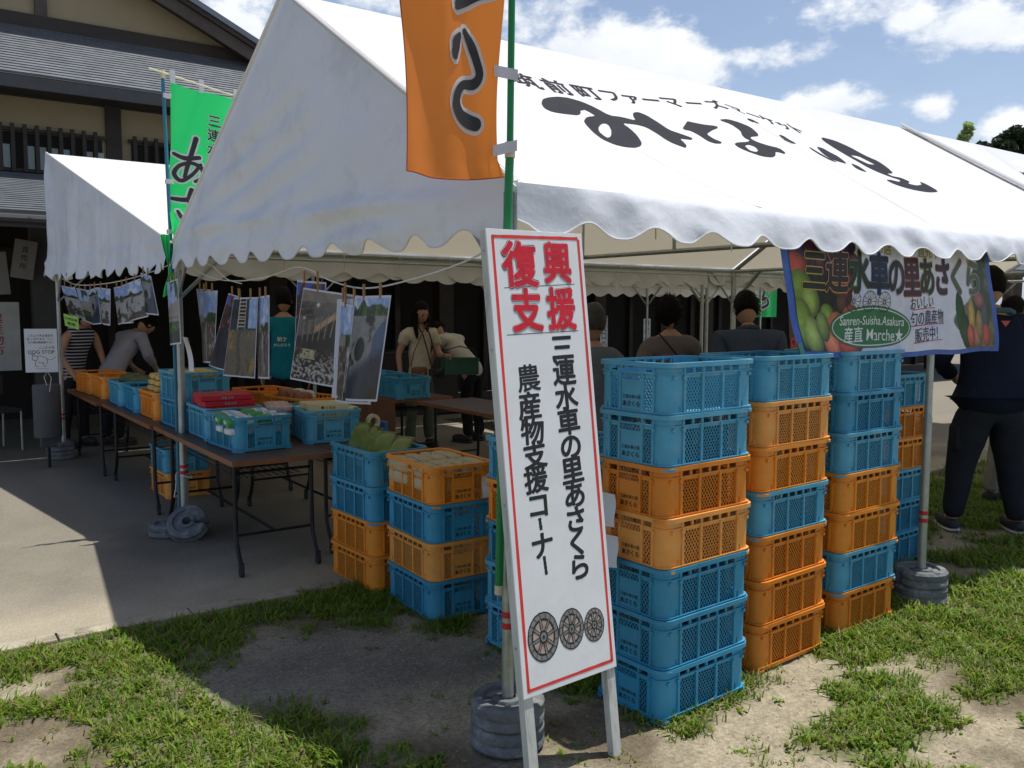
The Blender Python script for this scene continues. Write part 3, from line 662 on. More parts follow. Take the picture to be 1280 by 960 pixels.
def roof_fn(sk, oy, west_over=.0):
    def f(X, t, lift=0):   # front slope, X metres along, t 0 eave .. 1 ridge
        Y = t * HW
        nz = (float(fbm(X * 1.1, t * 1.3, 3, 21)) - .5) * .03 * math.sin(math.pi * min(1, max(0, t)))
        z = roof_z(X, t) + nz * 0
        return Vector((sk.x(X, Y), oy + Y - lift * .53, z + lift * .85))
    return f
def gable_tent(label, ox, oy, k0, gable_west, name='event_tent', valances=('front', 'back'), xs=(0, 2.65, 5.3), noleg=(), s0=.57, east=False):
    T = thing(name, label, 'tent', (ox, oy, 0), group='white event tents')
    sk = Skew(ox, oy, k0); f = roof_fn(sk, oy)
    b = MB().grid(lambda u, v: f(u * TL - (.028 if gable_west and u == 0 else 0), v if v > 0 else -.016), 106, 26); part('roof_slope', b, CANVAS, T, world_co=True, smooth=True)
    def g(u, v):
        X = u * TL; t = v; p = f(X, 1 - t)
        y = HW + t * HW; return (sk.x(X, y), oy + y, roof_z(X, 1 - t))
    b = MB().grid(g, 60, 18); part('roof_slope', b, CANVAS, T, world_co=True, smooth=True)
    D = 2 * HW
    for xs_ in (.035, 1.32, 2.65):
        b = MB().grid(lambda u, v: tuple(f(xs_ - .012 + .024 * u, v, .0012)), 2, 24); part('roof_seam', b, CANVAS, T, world_co=True, smooth=True)
    if 'front' in valances:
        b, hem = valance_pts(lambda s: (Vector((sk.x(s, 0) - (.022 if gable_west and s == 0 else 0), oy - .027, 0)), Vector((0, -1, 0))), TL, ZE - .004, 1.793, s0, seed=3 + int(ox * 3), ramp=gable_west)
        vv = part('valance', b, DRAPE, T, world_co=True, smooth=True)
        q = part('hem_piping', MB().tube(hem, .0035, 5), CANVAS, T, world_co=True, smooth=True); q.parent = vv
    for k in range(12):
        a = .25 + k * .44
        for yy, zz in ((0.035, .0), (D - .035, .0)):
            part('tie_cord', MB().tube([(sk.x(a, yy), oy + yy, 1.955), (sk.x(a, yy) + .008, oy + yy + (.01 if yy < 1 else -.01), 1.90), (sk.x(a, yy), oy + yy, 1.84 - .03 * (k % 3))], .0028, 5), CREAM if k % 2 else ROPEM, T, world_co=True)
    if 'back' in valances:
        b, hem = valance_pts(lambda s: (Vector((sk.x(s, D), oy + D + .012, 0)), Vector((0, 1, 0))), TL, ZE + .002, 1.735, s0 + .1, n_per=10, nv=5, seed=9 + int(ox * 3))
        vv = part('valance', b, CANVAS, T, world_co=True, smooth=True)
        q = part('hem_piping', MB().tube(hem, .0035, 5), CANVAS, T, world_co=True, smooth=True); q.parent = vv
    if gable_west:
        W = D + .03
        def top(y):
            yy = min(max(y, 0), D); t = 1 - abs(yy - HW) / HW; return ZE + (ZR - ZE) * t + .004
        hem = []
        NU, NV = 170, 34
        def gg(u, v):
            y = -.028 + (u / .5 * (HW + .028) if u <= .5 else HW + .005 + (u - .5) / .5 * (W - HW - .005)); zt = top(y); zb = 1.765 + scallop(y, .23, .056) + .028 * sstep(.6, 3.7, y)
            z = zt + (zb - zt) * (v ** .8)
            low = float(sstep(2.02, 1.85, z)); hi = float(sstep(3.0, 2.1, z))
            w = .010 + .030 * low + (float(fbm(y * .8 + z * .25, z * 1.1, 4, 31)) - .5) * .11 * hi * float(sstep(3.75, 2.6, y))
            # drawn folds running up from the front corner, and small rucks near the hem
            d = z - (1.93 + .03 * y); w += .030 * math.exp(-(d / .035) ** 2) * (.6 + .8 * float(vnoise(y * 2, 1, 5)))
            w += .016 * math.sin((z + y * .22) * 34 + 4 * float(vnoise(y * 1.3, z * 2, 8))) * hi * float(sstep(.2, .75, vnoise(y * 1.1, z * 1.6, 13)))
            w += (float(vnoise(y * 10, z * 7, 6)) - .5) * .014 * low
            w = .020 + (w + .030) * float(sstep(0, .10, u)) * float(sstep(0, .40, zt - z)); w = min(max(w, .018), .018 + .22 * (zt - z))
            return (sk.x(0, min(y, D)) - w, oy + y, z)
        b = MB().grid(gg, NU, NV); hem = [b.v[NV * (NU + 1) + i] for i in range(NU + 1)]
        gp = part('gable_panel', b, DRAPE, T, world_co=True, smooth=True)
        q = part('hem_piping', MB().tube(hem, .0035, 5), CANVAS, T, world_co=True, smooth=True); q.parent = gp
        ed = [(sk.x(0, y) - .022, oy + y, top(y) + .006) for y in (0, .6, 1.2, 1.8, 2.4, 3.0, 3.6)]
        q = part('edge_seam', MB().tube(ed, .009, 6), CANVAS, T, world_co=True, smooth=True); q.parent = gp
    frame(T, sk, oy, D, HW, ZR, xs, noleg=noleg)
    return T, f, sk
TENT_A, ROOF_A, SK_A = gable_tent('large white tent nearest the camera with dark brush lettering on its roof', 0, 0, -.058, True)

# lettering printed on the roof of the near tent
def roof_lettering(T, f, dx=0, full=True):
    L = globals()['LOGO']
    def fn(X, t, lift): 
        p = f(X + dx, t, .0025 + lift); q = p - Vector(T.location); return q
    chars = '筑前町ファーマーズマーケット'; xs = []; x = 1.10
    its = []
    pos = [1.11, 1.32, 1.53, 1.71, 1.86, 2.02, 2.19, 2.38, 2.57, 2.76, 2.93, 3.08, 3.22, 3.36]
    for c, p in zip(chars, pos):
        if not full and p + dx > 5.2: continue
        its.append((c, p, .778, .175 if c in '筑前町' else .16, 1.0, 0, 0))
    # v is the slope fraction, so scale the glyph height from metres to fraction
    VS = []; FS = []; ZZ = []
    for c, p, v, size, *_ in its:
        vs, fs, zz = bold_geo(c, size, .022); o = len(VS)
        VS += [(p + a, v + bb / 2.117) for a, bb in vs]; FS += [tuple(i + o for i in q) for q in fs]
        ZZ += zz
    flat_on('town_lettering', VS, FS, fn, ROOFPRINT, T, cell=.05, ZS=ZZ)
    for o_, hs in (('mi', ['mih']), ('na', []), ('na2', ['na2h']), ('dot', []), ('no', []), ('c1', []), ('c2', []), ('c3', []), ('ri', ['rih'])):
        vs, fs = poly_geo(L[o_], [L[h] for h in hs]); flat_on('brush_stroke', vs, fs, fn, ROOFPRINT, T, cell=.05)
roof_lettering(TENT_A, ROOF_A)
# trim strap between the first and the second tent
TENT_D, ROOF_D, SK_D = gable_tent('second white tent joined to the right end of the lettered tent', 5.33, 0, 0, False, valances=('front', 'back'), s0=.57 - 5.33 % .3)
part('gap_strap', MB().grid(lambda u, v: tuple(Vector((5.28 + .09 * u, 0, 0)) + Vector((0, v * HW, ZE + (ZR - ZE) * v + .02))), 2, 20), mat('grey_strap', (.42, .43, .46), .6, trans=.2), TENT_D, world_co=True)
part('gap_strap_edge', MB().tube([(5.27, 0, ZE + .025), (5.27, HW, ZR + .03)], .014, 6), CANVAS, TENT_D, world_co=True, smooth=True)
roof_lettering(TENT_D, ROOF_D, .28)
gable_tent('white tent in the row behind the lettered tent, on its right', 4.95, 3.63, 0, False, valances=('front', 'back'), xs=(0, 2.65, 5.3))

def mono_tent():
    oy, dep = 3.63, 3.71; zr = 3.06
    T = thing('lean_to_tent', 'white single-slope tent on the left between the lettered tent and the building', 'tent', (-.21, oy, 0), group='white event tents')
    sk = Skew(-.22, oy, -.066)
    def fr(u, v):
        X = u * 5.15; y = v * dep
        return (sk.x(X, y), oy + y, ZE + (zr - ZE) * v - .05 * math.sin(math.pi * v) * abs(math.sin(math.pi * X / BAY)))
    part('roof_slope', MB().grid(fr, 60, 24), CANVAS, T, world_co=True, smooth=True)
    b, hem = valance_pts(lambda s: (Vector((sk.x(s, 0), oy - .012, 0)), Vector((0, -1, 0))), 5.1, ZE, 1.755, .3, n_per=10, nv=5, seed=19)
    part('valance', b, CANVAS, T, world_co=True, smooth=True)
    b, hem = valance_pts(lambda s: (Vector((sk.x(s, dep), oy + dep + .012, 0)), Vector((0, 1, 0))), 5.1, zr, zr - .3, .3, n_per=10, nv=5, seed=15)
    part('valance', b, CANVAS, T, world_co=True, smooth=True)
    NU, NV = 170, 44
    def gg(u, v):
        y = .02 + u * (dep + .02); zt = ZE + (zr - ZE) * min(1, y / dep) + .004; zb = 1.775 + scallop(y, .1, .07) + .03 * u
        z = zt + (zb - zt) * v
        hi = float(sstep(.0, .25, zt - z)); low = float(sstep(2.05, 1.8, z))
        # long pleats hanging from the slope down to a gathered line
        pl = .026 * math.sin(y * 27 + 3 * float(vnoise(y * 2.5, z * .8, 3))) * float(sstep(.15, .8, vnoise(y * 2.1, z * .9, 11))) * (.5 + .5 * hi)
        w = .012 + pl * hi + (float(fbm(y * 2.2, z * .7, 4, 41)) - .5) * .12 * hi + .03 * low
        d = z - 1.985; w += .02 * math.exp(-(d / .03) ** 2) * float(vnoise(y * 5, 2, 9)) + (float(vnoise(y * 13, z * 6, 6)) - .5) * .03 * low
        return (sk.x(0, y) - w, oy + y, z)
    b = MB().grid(gg, NU, NV); gp = part('gable_panel', b, DRAPE, T, world_co=True, smooth=True)
    hem = [b.v[NV * (NU + 1) + i] for i in range(NU + 1)]
    q = part('hem_piping', MB().tube(hem, .0035, 5), CANVAS, T, smooth=True); q.parent = gp
    ed = [(sk.x(0, y) - .008, oy + y, ZE + (zr - ZE) * y / dep + .008) for y in (0, 1, 2, 3, dep)]
    q = part('edge_seam', MB().tube(ed, .008, 6), CANVAS, T, world_co=True, smooth=True); q.parent = gp
    frame(T, sk, oy, dep - .05, 0, zr, (.03, 2.6, 5.1), mono=True)
mono_tent()

# ------------------------------------------------------------------ tent weights
def weight(label, loc, rz=0, n=2, rot=None, rot2=None, group='concrete weights on the tent legs'):
    T = thing('tent_weight', label, 'weight', loc, rz, group, rot=rot)
    for k in range(n):
        b = MB(); z = k * .088
        prof = [(.030, z + .004), (.120, z), (.131, z + .012), (.131, z + .034), (.124, z + .042), (.131, z + .050), (.131, z + .074), (.120, z + .086), (.092, z + .086), (.088, z + .072), (.056, z + .072), (.052, z + .084), (.030, z + .084)]
        # ring open along a slot, so that it can be pushed round the leg
        vs = []; m = len(prof); NS = 34; a0 = .20; fs = []
        for i in range(NS + 1):
            a = a0 + (2 * math.pi - 2 * a0) * i / NS + k * .5
            for r, zz in prof: vs.append((r * math.cos(a), r * math.sin(a), zz))
        for i in range(NS):
            for j in range(m):
                j2 = (j + 1) % m; fs.append((i * m + j, (i + 1) * m + j, (i + 1) * m + j2, i * m + j2))
        fs.append(tuple(range(m))); fs.append(tuple(range(NS * m, NS * m + m))[::-1])
        b.add(vs, fs)
        part('weight_ring', b, CONC, T, smooth=True)
        b = MB()
        for a in (1.2, 3.3, 5.0):
            b.box((.106 * math.cos(a + k), .106 * math.sin(a + k), z + .0875), (.03, .022, .004), Matrix.Rotation(a + k, 3, 'Z'))
        part('grip_lug', b, CONC, T)
    return T
weight('grey concrete weight stacked two high behind the left foot of the leaning sign', (-.035, 0, 0), 1.9)
weight('grey concrete weight in the grass at the leg under the fruit banner', (2.65, .0, 0), 2.2)
weight('dark grey weight round the far left tent leg beside the hanging notice', (-.458, 7.33, .014), .4)
wA = weight('round grey weight ring lying tilted against the double tent leg by the first table', (-.215, 3.46, .078), .6, n=1, rot=(R(42), 0, R(-32)))
weight('grey weight lying flat beside the tilted ring at the double tent leg', (-.31, 3.60, .014), .2, n=1)
weight('grey weight at the far tent leg under the row of tents', (5.3, 3.62, .014), .2)

# ------------------------------------------------------------------ crates
CL, CW, CH, PITCH = .53, .37, .205, .190
def rr_loop(hx, hy, r, seg=5):
    pts = []
    for cx, cy, a0 in ((hx - r, hy - r, 0), (-hx + r, hy - r, 90), (-hx + r, -hy + r, 180), (hx - r, -hy + r, 270)):
        for k in range(seg + 1):
            a = R(a0 + 90 * k / seg); pts.append((cx + r * math.cos(a), cy + r * math.sin(a)))
    return pts
def ring(b, hx, hy, r, z0, z1, th, seg=5, sel=None):
    o = rr_loop(hx, hy, r, seg); i = rr_loop(hx - th, hy - th, max(r - th, .004), seg); n = len(o)
    base = len(b.v)
    for (x, y), (x2, y2) in zip(o, i): b.v += [(x, y, z0), (x, y, z1), (x2, y2, z1), (x2, y2, z0)]
    for k in range(n):
        if sel and not sel(k, n, seg): continue
        a = base + k * 4; c = base + ((k + 1) % n) * 4
        b.f += [(a, c, c + 1, a + 1), (a + 1, c + 1, c + 2, a + 2), (a + 2, c + 2, c + 3, a + 3), (a + 3, c + 3, c, a)]
def lattice_mesh(w, h, name, m, p=.0162, t=.0029, th=.0026):
    b = MB(); sl = 1.42
    def seg(x0, sgn):
        # line x = x0 + sgn * z / sl clipped to the panel
        pts = []
        za, zb = 0.0, h
        xa, xb = x0, x0 + sgn * h / sl
        if xa > xb: (xa, za), (xb, zb) = (xb, zb), (xa, za)
        if xb <= 0 or xa >= w: return
        if xa < 0: za = za + (zb - za) * (0 - xa) / (xb - xa); xa = 0
        if xb > w: zb = za + (zb - za) * (w - xa) / (xb - xa); xb = w
        if xb - xa < .002: return
        d = Vector((xb - xa, 0, zb - za)).normalized(); nrm = Vector((-d.z, 0, d.x)) * t / 2
        A = Vector((xa - w / 2, 0, za)); B = Vector((xb - w / 2, 0, zb)); Y = Vector((0, th / 2, 0))
        b.add([A - nrm - Y, B - nrm - Y, B + nrm - Y, A + nrm - Y, A - nrm + Y, B - nrm + Y, B + nrm + Y, A + nrm + Y],
              [(0, 1, 2, 3), (7, 6, 5, 4), (0, 4, 5, 1), (3, 2, 6, 7)])
    x = -h / sl
    while x < w + h / sl:
        seg(x, 1); seg(x + p * .5, -1); x += p
    return b.mesh(name, m)
def crate_proto(m, key):
    hx, hy = CL / 2 - .012, CW / 2 - .012; rc = .045
    PR = []
    body = MB()
    body.span((-hx + .01, -hy + .01, .004), (hx - .01, hy - .01, .009))                       # floor
    corner = lambda k, n, seg: (k % (seg + 1)) < seg
    ring(body, hx, hy, rc, .009, .168, .004, 6, corner)                                      # rounded corners
    for sx in (-1, 1):
        for sy in (-1, 1):
            # flats next to each corner
            body.span((sx * (hx - rc), sy * hy, .009), (sx * (hx - .092), sy * (hy - .004), .168))
            body.span((sx * hx, sy * (hy - rc), .009), (sx * (hx - .004), sy * (hy - .062), .168))
            body.span((sx * (hx - .070), sy * (hy + .0045), .0), (sx * (hx - .073), sy * hy, .045))
            body.span((sx * (hx + .0045), sy * (hy - .045), .0), (sx * hx, sy * (hy - .048), .045))
    ring(body, hx + .001, hy + .001, rc, .004, .022, .005, 6)                                # bottom band
    ring(body, hx + .007, hy + .007, rc, .163, .1665, .011, 6)                               # thin flange under the slots
    ring(body, hx + .0075, hy + .0075, rc, .020, .0235, .010, 6)
    # slot band with upright posts
    ring(body, hx + .001, hy + .001, rc, .1665, .196, .004, 6, corner)
    for sy in (-1, 1):
        for k in range(7):
            x = -(hx - .092) + (2 * (hx - .092)) * k / 6; body.span((x - .006, sy * (hy + .003), .166), (x + .006, sy * (hy - .004), .196))
        for x in (-(hx - .092) , -.0585, .0585, (hx - .092)):
            body.span((x - .006, sy * (hy + .006), .020), (x + .006, sy * (hy - .004), .164))
        body.span((-(hx - .09), sy * hy, .150), ((hx - .09), sy * (hy - .003), .163))
        for sx in (-1, 1):
            body.span((sx * (hx - rc), sy * hy, .166), (sx * (hx - .09), sy * (hy - .004), .196))
    for sx in (-1, 1):
        for y in (-(hy - .062), -.058, .058, (hy - .062)):
            body.span((sx * (hx + .006), y - .005, .020), (sx * (hx - .004), y + .005, .164))
            body.span((sx * (hx + .003), y - .005, .166), (sx * (hx - .004), y + .005, .196))
        body.span((sx * hx, -(hy - .06), .148), (sx * (hx - .003), -.058, .163)); body.span((sx * hx, (hy - .06), .148), (sx * (hx - .003), .058, .163))
        for sy in (-1, 1): body.span((sx * hx, sy * (hy - .062), .166), (sx * (hx - .004), sy * (hy - rc), .196))
    # feet at the corners, slightly flared
    ring(body, hx + .012, hy + .012, rc + .008, 0, .0095, .018, 6, corner)
    for sx in (-1, 1):
        for sy in (-1, 1):
            for dx, dy in (((hx - .088), hy + .005), ):
                body.tube([(sx * dx, sy * (hy), .150), (sx * dx, sy * (hy + .009), .150)], .0085, 8)
            body.tube([(sx * hx, sy * (hy - .058), .150), (sx * (hx + .009), sy * (hy - .058), .150)], .0085, 8)
            body.tube([(sx * (hx - .035), sy * (hy - .004), .150), (sx * (hx - .035), sy * (hy + .008), .150)], .0075, 8)
    PR.append(('body', body.mesh('crate_body_' + key, m, True), (0, 0, 0), 0))
    rim = MB(); ring(rim, hx + .0125, hy + .0125, rc + .008, .196, .205, .018, 6); ring(rim, hx + .0125, hy + .0125, rc + .008, .188, .196, .003, 6)
    PR.append(('rim', rim.mesh('crate_rim_' + key, m, True), (0, 0, 0), 0))
    lw = (2 * (hx - .092) - .022) / 3 - .001
    lm = lattice_mesh(lw + .006, .128, 'long_lattice_' + key, m); sm = lattice_mesh(2 * (hy - .062) / 2 - .058 + .004, .126, 'short_lattice_' + key, m)
    for sy in (-1, 1):
        for x in (-.1155, 0, .1155): PR.append(('lattice_panel', lm, (x, sy * (hy - .0045), .022), 0))
    for sx in (-1, 1):
        for y in (-.0895, .0895): PR.append(('lattice_panel', sm, (sx * (hx - .0045), y, .022), math.pi / 2))
    plate = MB(); plate.span((-.0565, -.0015, .0), (.0565, .0015, .112)); plate.span((-.0565, -.0055, .110), (.0565, .0015, .116)); plate.span((-.0565, -.005, .140), (.0565, .0015, .147))
    pm = plate.mesh('label_plate_' + key, m)
    hl = lattice_mesh(.112, .024, 'handle_lattice_' + key, m)
    for sx in (-1, 1):
        PR.append(('label_plate', pm, (sx * (hx - .0005), 0, .021), sx * math.pi / 2))
        PR.append(('handle_lattice', hl, (sx * (hx - .0015), 0, .137), math.pi / 2))
    # printed words on both short ends
    vs1, fs1 = text_geo('三連水車の里', .0155, .008, 2); vs2, fs2 = text_geo('あさくら', .023, .02, 2)
    V = [(x, y + .052) for x, y in vs1] + [(x, y + .026) for x, y in vs2]; F = list(fs1) + [tuple(i + len(vs1) for i in f) for f in fs2]
    me = bpy.data.meshes.new('crate_print_' + key); me.from_pydata([(x, -.0035, z) for x, z in V], [], F); me.materials.append(INK)
    for sx in (-1, 1): PR.append(('printed_name', me, (sx * (hx - .0005), 0, .021), sx * math.pi / 2))
    return PR
CR = {'b': [crate_proto(m_, 'blue_%d' % i) for i, m_ in enumerate((BLUE, BLUE2, BLUE3))], 'o': [crate_proto(m_, 'orange_%d' % i) for i, m_ in enumerate((ORANGE, ORANGE2, ORANGE3))]}
CNAME = {'b': 'blue', 'o': 'orange'}
def crate(c, loc, rz, label, group, rot=None, light=False):
    T = thing('produce_crate', label, 'crate', loc, rz, group, rot=rot)
    for n, me, l, r in random.choice(CR[c]): link(n, me, T, l, (0, 0, r))
    return T
def ordinal(k, n):
    o = ['bottom', 'second', 'third', 'fourth', 'fifth', 'sixth', 'seventh']
    if k == 0: return 'lowest'
    if k == n - 1: return 'topmost'
    return o[k] + ' from ground'
def stack(seq, x, y, rz, where, group, jit=.004, z0=0.0):
    """seq: colours from the ground up"""
    out = []
    for k, c in enumerate(seq):
        jx = random.uniform(-jit, jit) * (1 if k else .3); jy = random.uniform(-jit, jit); jr = R(random.uniform(-.9, .9))
        lab = '%s crate, %s in %s' % (CNAME[c], ordinal(k, len(seq)), where)
        out.append(crate(c, (x + jx, y + jy, z0 + k * PITCH), rz + jr, lab, group))
    return out
G = 'stacked produce crates'
a1 = R(-3.5)
# near corner of each stack given, the crate centre follows from its turn
def centre(nx, ny, rz, lx, ly):
    c, s = math.cos(rz), math.sin(rz); return nx + c * lx - s * ly, ny + s * lx + c * ly
c1 = centre(.490, -.238, R(3.2), CL / 2, CW / 2); stack('bbboobb', *c1, R(3.2), 'the stack right beside the leaning sign', G)
c2 = centre(1.150, -.140, R(3.4), CL / 2, CW / 2); stack('ooobo' + 'ob', *c2, R(3.4), 'the second stack right of the leaning sign', G)
c3 = centre(1.805, -.080, R(1.8), CL / 2, CW / 2); stack('oboobbb', *c3, R(1.8), 'the third stack from the leaning sign', G)
c4 = centre(2.925, .40, R(1.0), CL / 2, CW / 2); stack('bbboob', *c4, R(1.0), 'the shorter stack behind the banner leg', G)
c5 = (.415 + CL / 2, .675); stack('bbbob', *c5, R(1.0), 'the stack half hidden behind the leaning sign', G)
c6 = (.325 + CW / 2, 1.16 + CL / 2 - .012); s6 = stack('bobo', *c6, R(-91), 'the four-high stack with wrapped bundles on top', G)
c7 = (.26 + CW / 2, 1.715 + CL / 2); s7 = stack('oobb', *c7, R(-87.5), 'the four-high stack with green pouches on top', G)
# small white notes hanging on crates
def note(label, c, u, v, bend=.01):
    c = Vector(c); u = Vector(u); v = Vector(v); n = u.cross(v).normalized()
    b = MB().grid(lambda a, e: tuple(c + u * a + v * e + n * (bend * math.sin(a * 3) * (1 - e) + .004 * math.sin(e * 7))), 8, 8)
    o = part('paper_note', b, PAPER, smooth=True); tag(o, label, 'paper'); return o
note('white paper note hung over the orange crate at the edge of the leaning sign', (.438, .105, .715), (.008, -.125, 0), (0, 0, .125), .02)
note('crumpled white paper tucked into the lower orange crate beside the sign', (.432, .115, .555), (.008, -.16, .01), (0, 0, .12), .03)
note('white paper note hanging at the corner of the wrapped-bundle crate', (.60, 1.135, .60), (.085, .002, 0), (0, 0, .11), .01)

# ------------------------------------------------------------------ leaning sign
def sign():
    Q = Vector((-.167, -.279, .297)); u = Vector((.999, .050, .010)).normalized(); v = Vector((-.017, .122, .9925)); v = (v - u * v.dot(u)).normalized(); n = u.cross(v).normalized()   # n points to the viewer
    w, h = .4135, 1.509
    T = thing('signboard', 'tall leaning white board with red border, big characters and three drawn water wheels', 'sign', (0, -.28, 0))
    base = Vector(T.location)
    def B(a, b_, c): return Q + u * a + v * b_ + n * c
    def slab(a0, a1, b0, b1, c0, c1):
        vs = [B(a, b, c) for c in (c0, c1) for b in (b0, b1) for a in (a0, a1)]
        return MB().add(vs, [(0, 2, 3, 1), (4, 5, 7, 6), (0, 1, 5, 4), (2, 6, 7, 3), (0, 4, 6, 2), (1, 3, 7, 5)])
    part('board_face', slab(0, w, 0, h, -.006, 0), WHITE, T, world_co=True, bevel=.0012)
    part('side_frame', slab(.001, .030, .002, h - .002, -.038, -.0062), OLDWHITE, T, world_co=True, bevel=.001)
    part('side_frame', slab(w - .030, w - .001, .002, h - .002, -.038, -.0062), OLDWHITE, T, world_co=True, bevel=.001)
    part('cross_frame', slab(.0305, w - .0305, h - .032, h - .003, -.036, -.0064), OLDWHITE, T, world_co=True)
    part('cross_frame', slab(.0305, w - .0305, .003, .032, -.036, -.0064), OLDWHITE, T, world_co=True)
    for a in (.004, w - .042):
        s = (Q + u * a).z / v.z + .0
        part('leg', slab(a, a + .038, -s - .004, .001, -.036, -.0065), OLDWHITE, T, world_co=True, bevel=.0015)
    for bz in (.16, .62, 1.12, 1.44):
        part('nail_head', MB().tube([tuple(B(-.0005, bz, -.022)), tuple(B(.0022 * -1, bz, -.022))], .0045, 8), STEEL, T, world_co=True)
    fn = lambda x, y, l: B(x, y, .0004 + l) - base
    # border lines, slightly uneven as hand painted
    def line(p, q, t):
        p = Vector(p); q = Vector(q); d = (q - p).normalized(); nn = Vector((-d.y, d.x)); k = 14; VS = []; FS = []
        for i in range(k + 1):
            c = p.lerp(q, i / k); ww = t * (1 + random.uniform(-.16, .16)) / 2; VS += [tuple(c - nn * ww), tuple(c + nn * ww)]
        FS = [(2 * i, 2 * i + 2, 2 * i + 3, 2 * i + 1) for i in range(k)]
        return VS, FS
    for p, q in (((.022, .018), (.024, 1.487)), ((.0215, 1.484), (.3935, 1.491)), ((.395, 1.488), (.394, .024)), ((.397, .026), (.018, .022))):
        VS, FS = line(p, q, .0105); flat_on('border_line', VS, FS, fn, REDPAINT, T, lift=.0004 if p[1] > 1 or q[1] < .1 else .0)
    for p, q in (((.055, 1.318), (.362, 1.333)), ((.050, 1.165), (.362, 1.172))):
        VS, FS = line(p, q, .0022); flat_on('ruled_line', VS, FS, fn, BLACKMARK, T)
    for c, x, y, s, sx in (('復', .128, 1.396, .156, .94), ('興', .290, 1.405, .148, .86), ('支', .142, 1.246, .150, .88), ('援', .292, 1.249, .150, .86)):
        letters('red_character', [(c, x, y, s, sx, R(random.uniform(-2, 2)))], fn, BLACKMARK, T, off=.058, lift=0)
        letters('red_character', [(c, x, y, s, sx, 0)], fn, WHITE, T, off=.049, lift=.0006)
        letters('red_character', [(c, x, y, s, sx, 0)], fn, REDMARK, T, off=.038, lift=.0012)
    ys = [1.118, 1.035, .950, .866, .782, .700, .618, .535, .456, .374]
    for c, y in zip('三連水車の里あさくら', ys):
        letters('black_character', [(c, .283 + random.uniform(-.003, .003), y, .096, 1.08, R(random.uniform(-3, 3)))], fn, BLACKMARK, T, off=.036)
    ys = [1.018, .935, .852, .775, .694, .625, .56, .492]
    txt = '農産物支援コナ'; 
    for c, y in zip(txt, [1.022, .932, .848, .769, .690, .605, .473]):
        letters('black_character', [(c, .124 + random.uniform(-.003, .003), y, .094, 1.08, R(random.uniform(-3, 3)))], fn, BLACKMARK, T, off=.022 if c == '農' else .034)
    for p_, q_ in (((.130, .436), (.134, .374)), ((.124, .562), (.127, .522))):
        VS, FS = line(p_, q_, .0125); flat_on('black_character', VS, FS, fn, BLACKMARK, T)
    # three water wheels
    TAN = mat('pale_brown_marker', (.46, .35, .29), .6, var=.3, vscale=40); GRY = mat('grey_marker', (.22, .215, .21), .6, var=.3, vscale=40)
    for cx, cy, rx, ry in ((.100, .178, .062, .076), (.222, .176, .052, .064), (.325, .166, .044, .054)):
        def ell(r0, r1, n=40, jit=0):
            V = []
            for i in range(n):
                a = 2 * math.pi * i / n; k = 1 + random.uniform(-jit, jit)
                V += [(cx + rx * r0 * math.cos(a) * k, cy + ry * r0 * math.sin(a) * k), (cx + rx * r1 * math.cos(a) * k, cy + ry * r1 * math.sin(a) * k)]
            return V, [(2 * i, 2 * i + 1, (2 * i + 3) % (2 * n), (2 * i + 2) % (2 * n)) for i in range(n)]
        fill = [(cx, cy)] + [(cx + rx * .74 * math.cos(2 * math.pi * i / 30), cy + ry * .74 * math.sin(2 * math.pi * i / 30)) for i in range(30)]
        o0 = flat_on('water_wheel', fill, [(0, 1 + i, 1 + (i + 1) % 30) for i in range(30)], fn, TAN, T)
        for r0, r1, mm, lf in ((1.0, 1.07, BLACKMARK, .0004), (.78, 1.0, GRY, .0004), (.70, .80, BLACKMARK, .0006), (.20, .28, BLACKMARK, .0016), (.0, .20, GRY, .0014), (.0, .08, BLACKMARK, .002)):
            V, F = ell(r0, r1, jit=.01); o = flat_on('wheel_ring', V, F, fn, mm, T, lift=lf); o.parent = o0
        for k in range(8):
            a = 2 * math.pi * k / 8 + .2
            for off_, mm, tt, lf in ((0, BLACKMARK, .0115, .0008), (0, GRY, .006, .0011)):
                p = (cx + rx * .22 * math.cos(a), cy + ry * .22 * math.sin(a)); q = (cx + rx * .76 * math.cos(a), cy + ry * .76 * math.sin(a))
                V, F = line(p, q, tt); o = flat_on('wheel_spoke', V, F, fn, mm, T, lift=lf); o.parent = o0
        for k in range(16):
            a = 2 * math.pi * k / 16 + .1
            V, F = line((cx + rx * .8 * math.cos(a), cy + ry * .8 * math.sin(a)), (cx + rx * 1.02 * math.cos(a + .08), cy + ry * 1.02 * math.sin(a + .08)), .002)
            o = flat_on('wheel_paddle', V, F, fn, BLACKMARK, T, lift=.0009); o.parent = o0
sign()

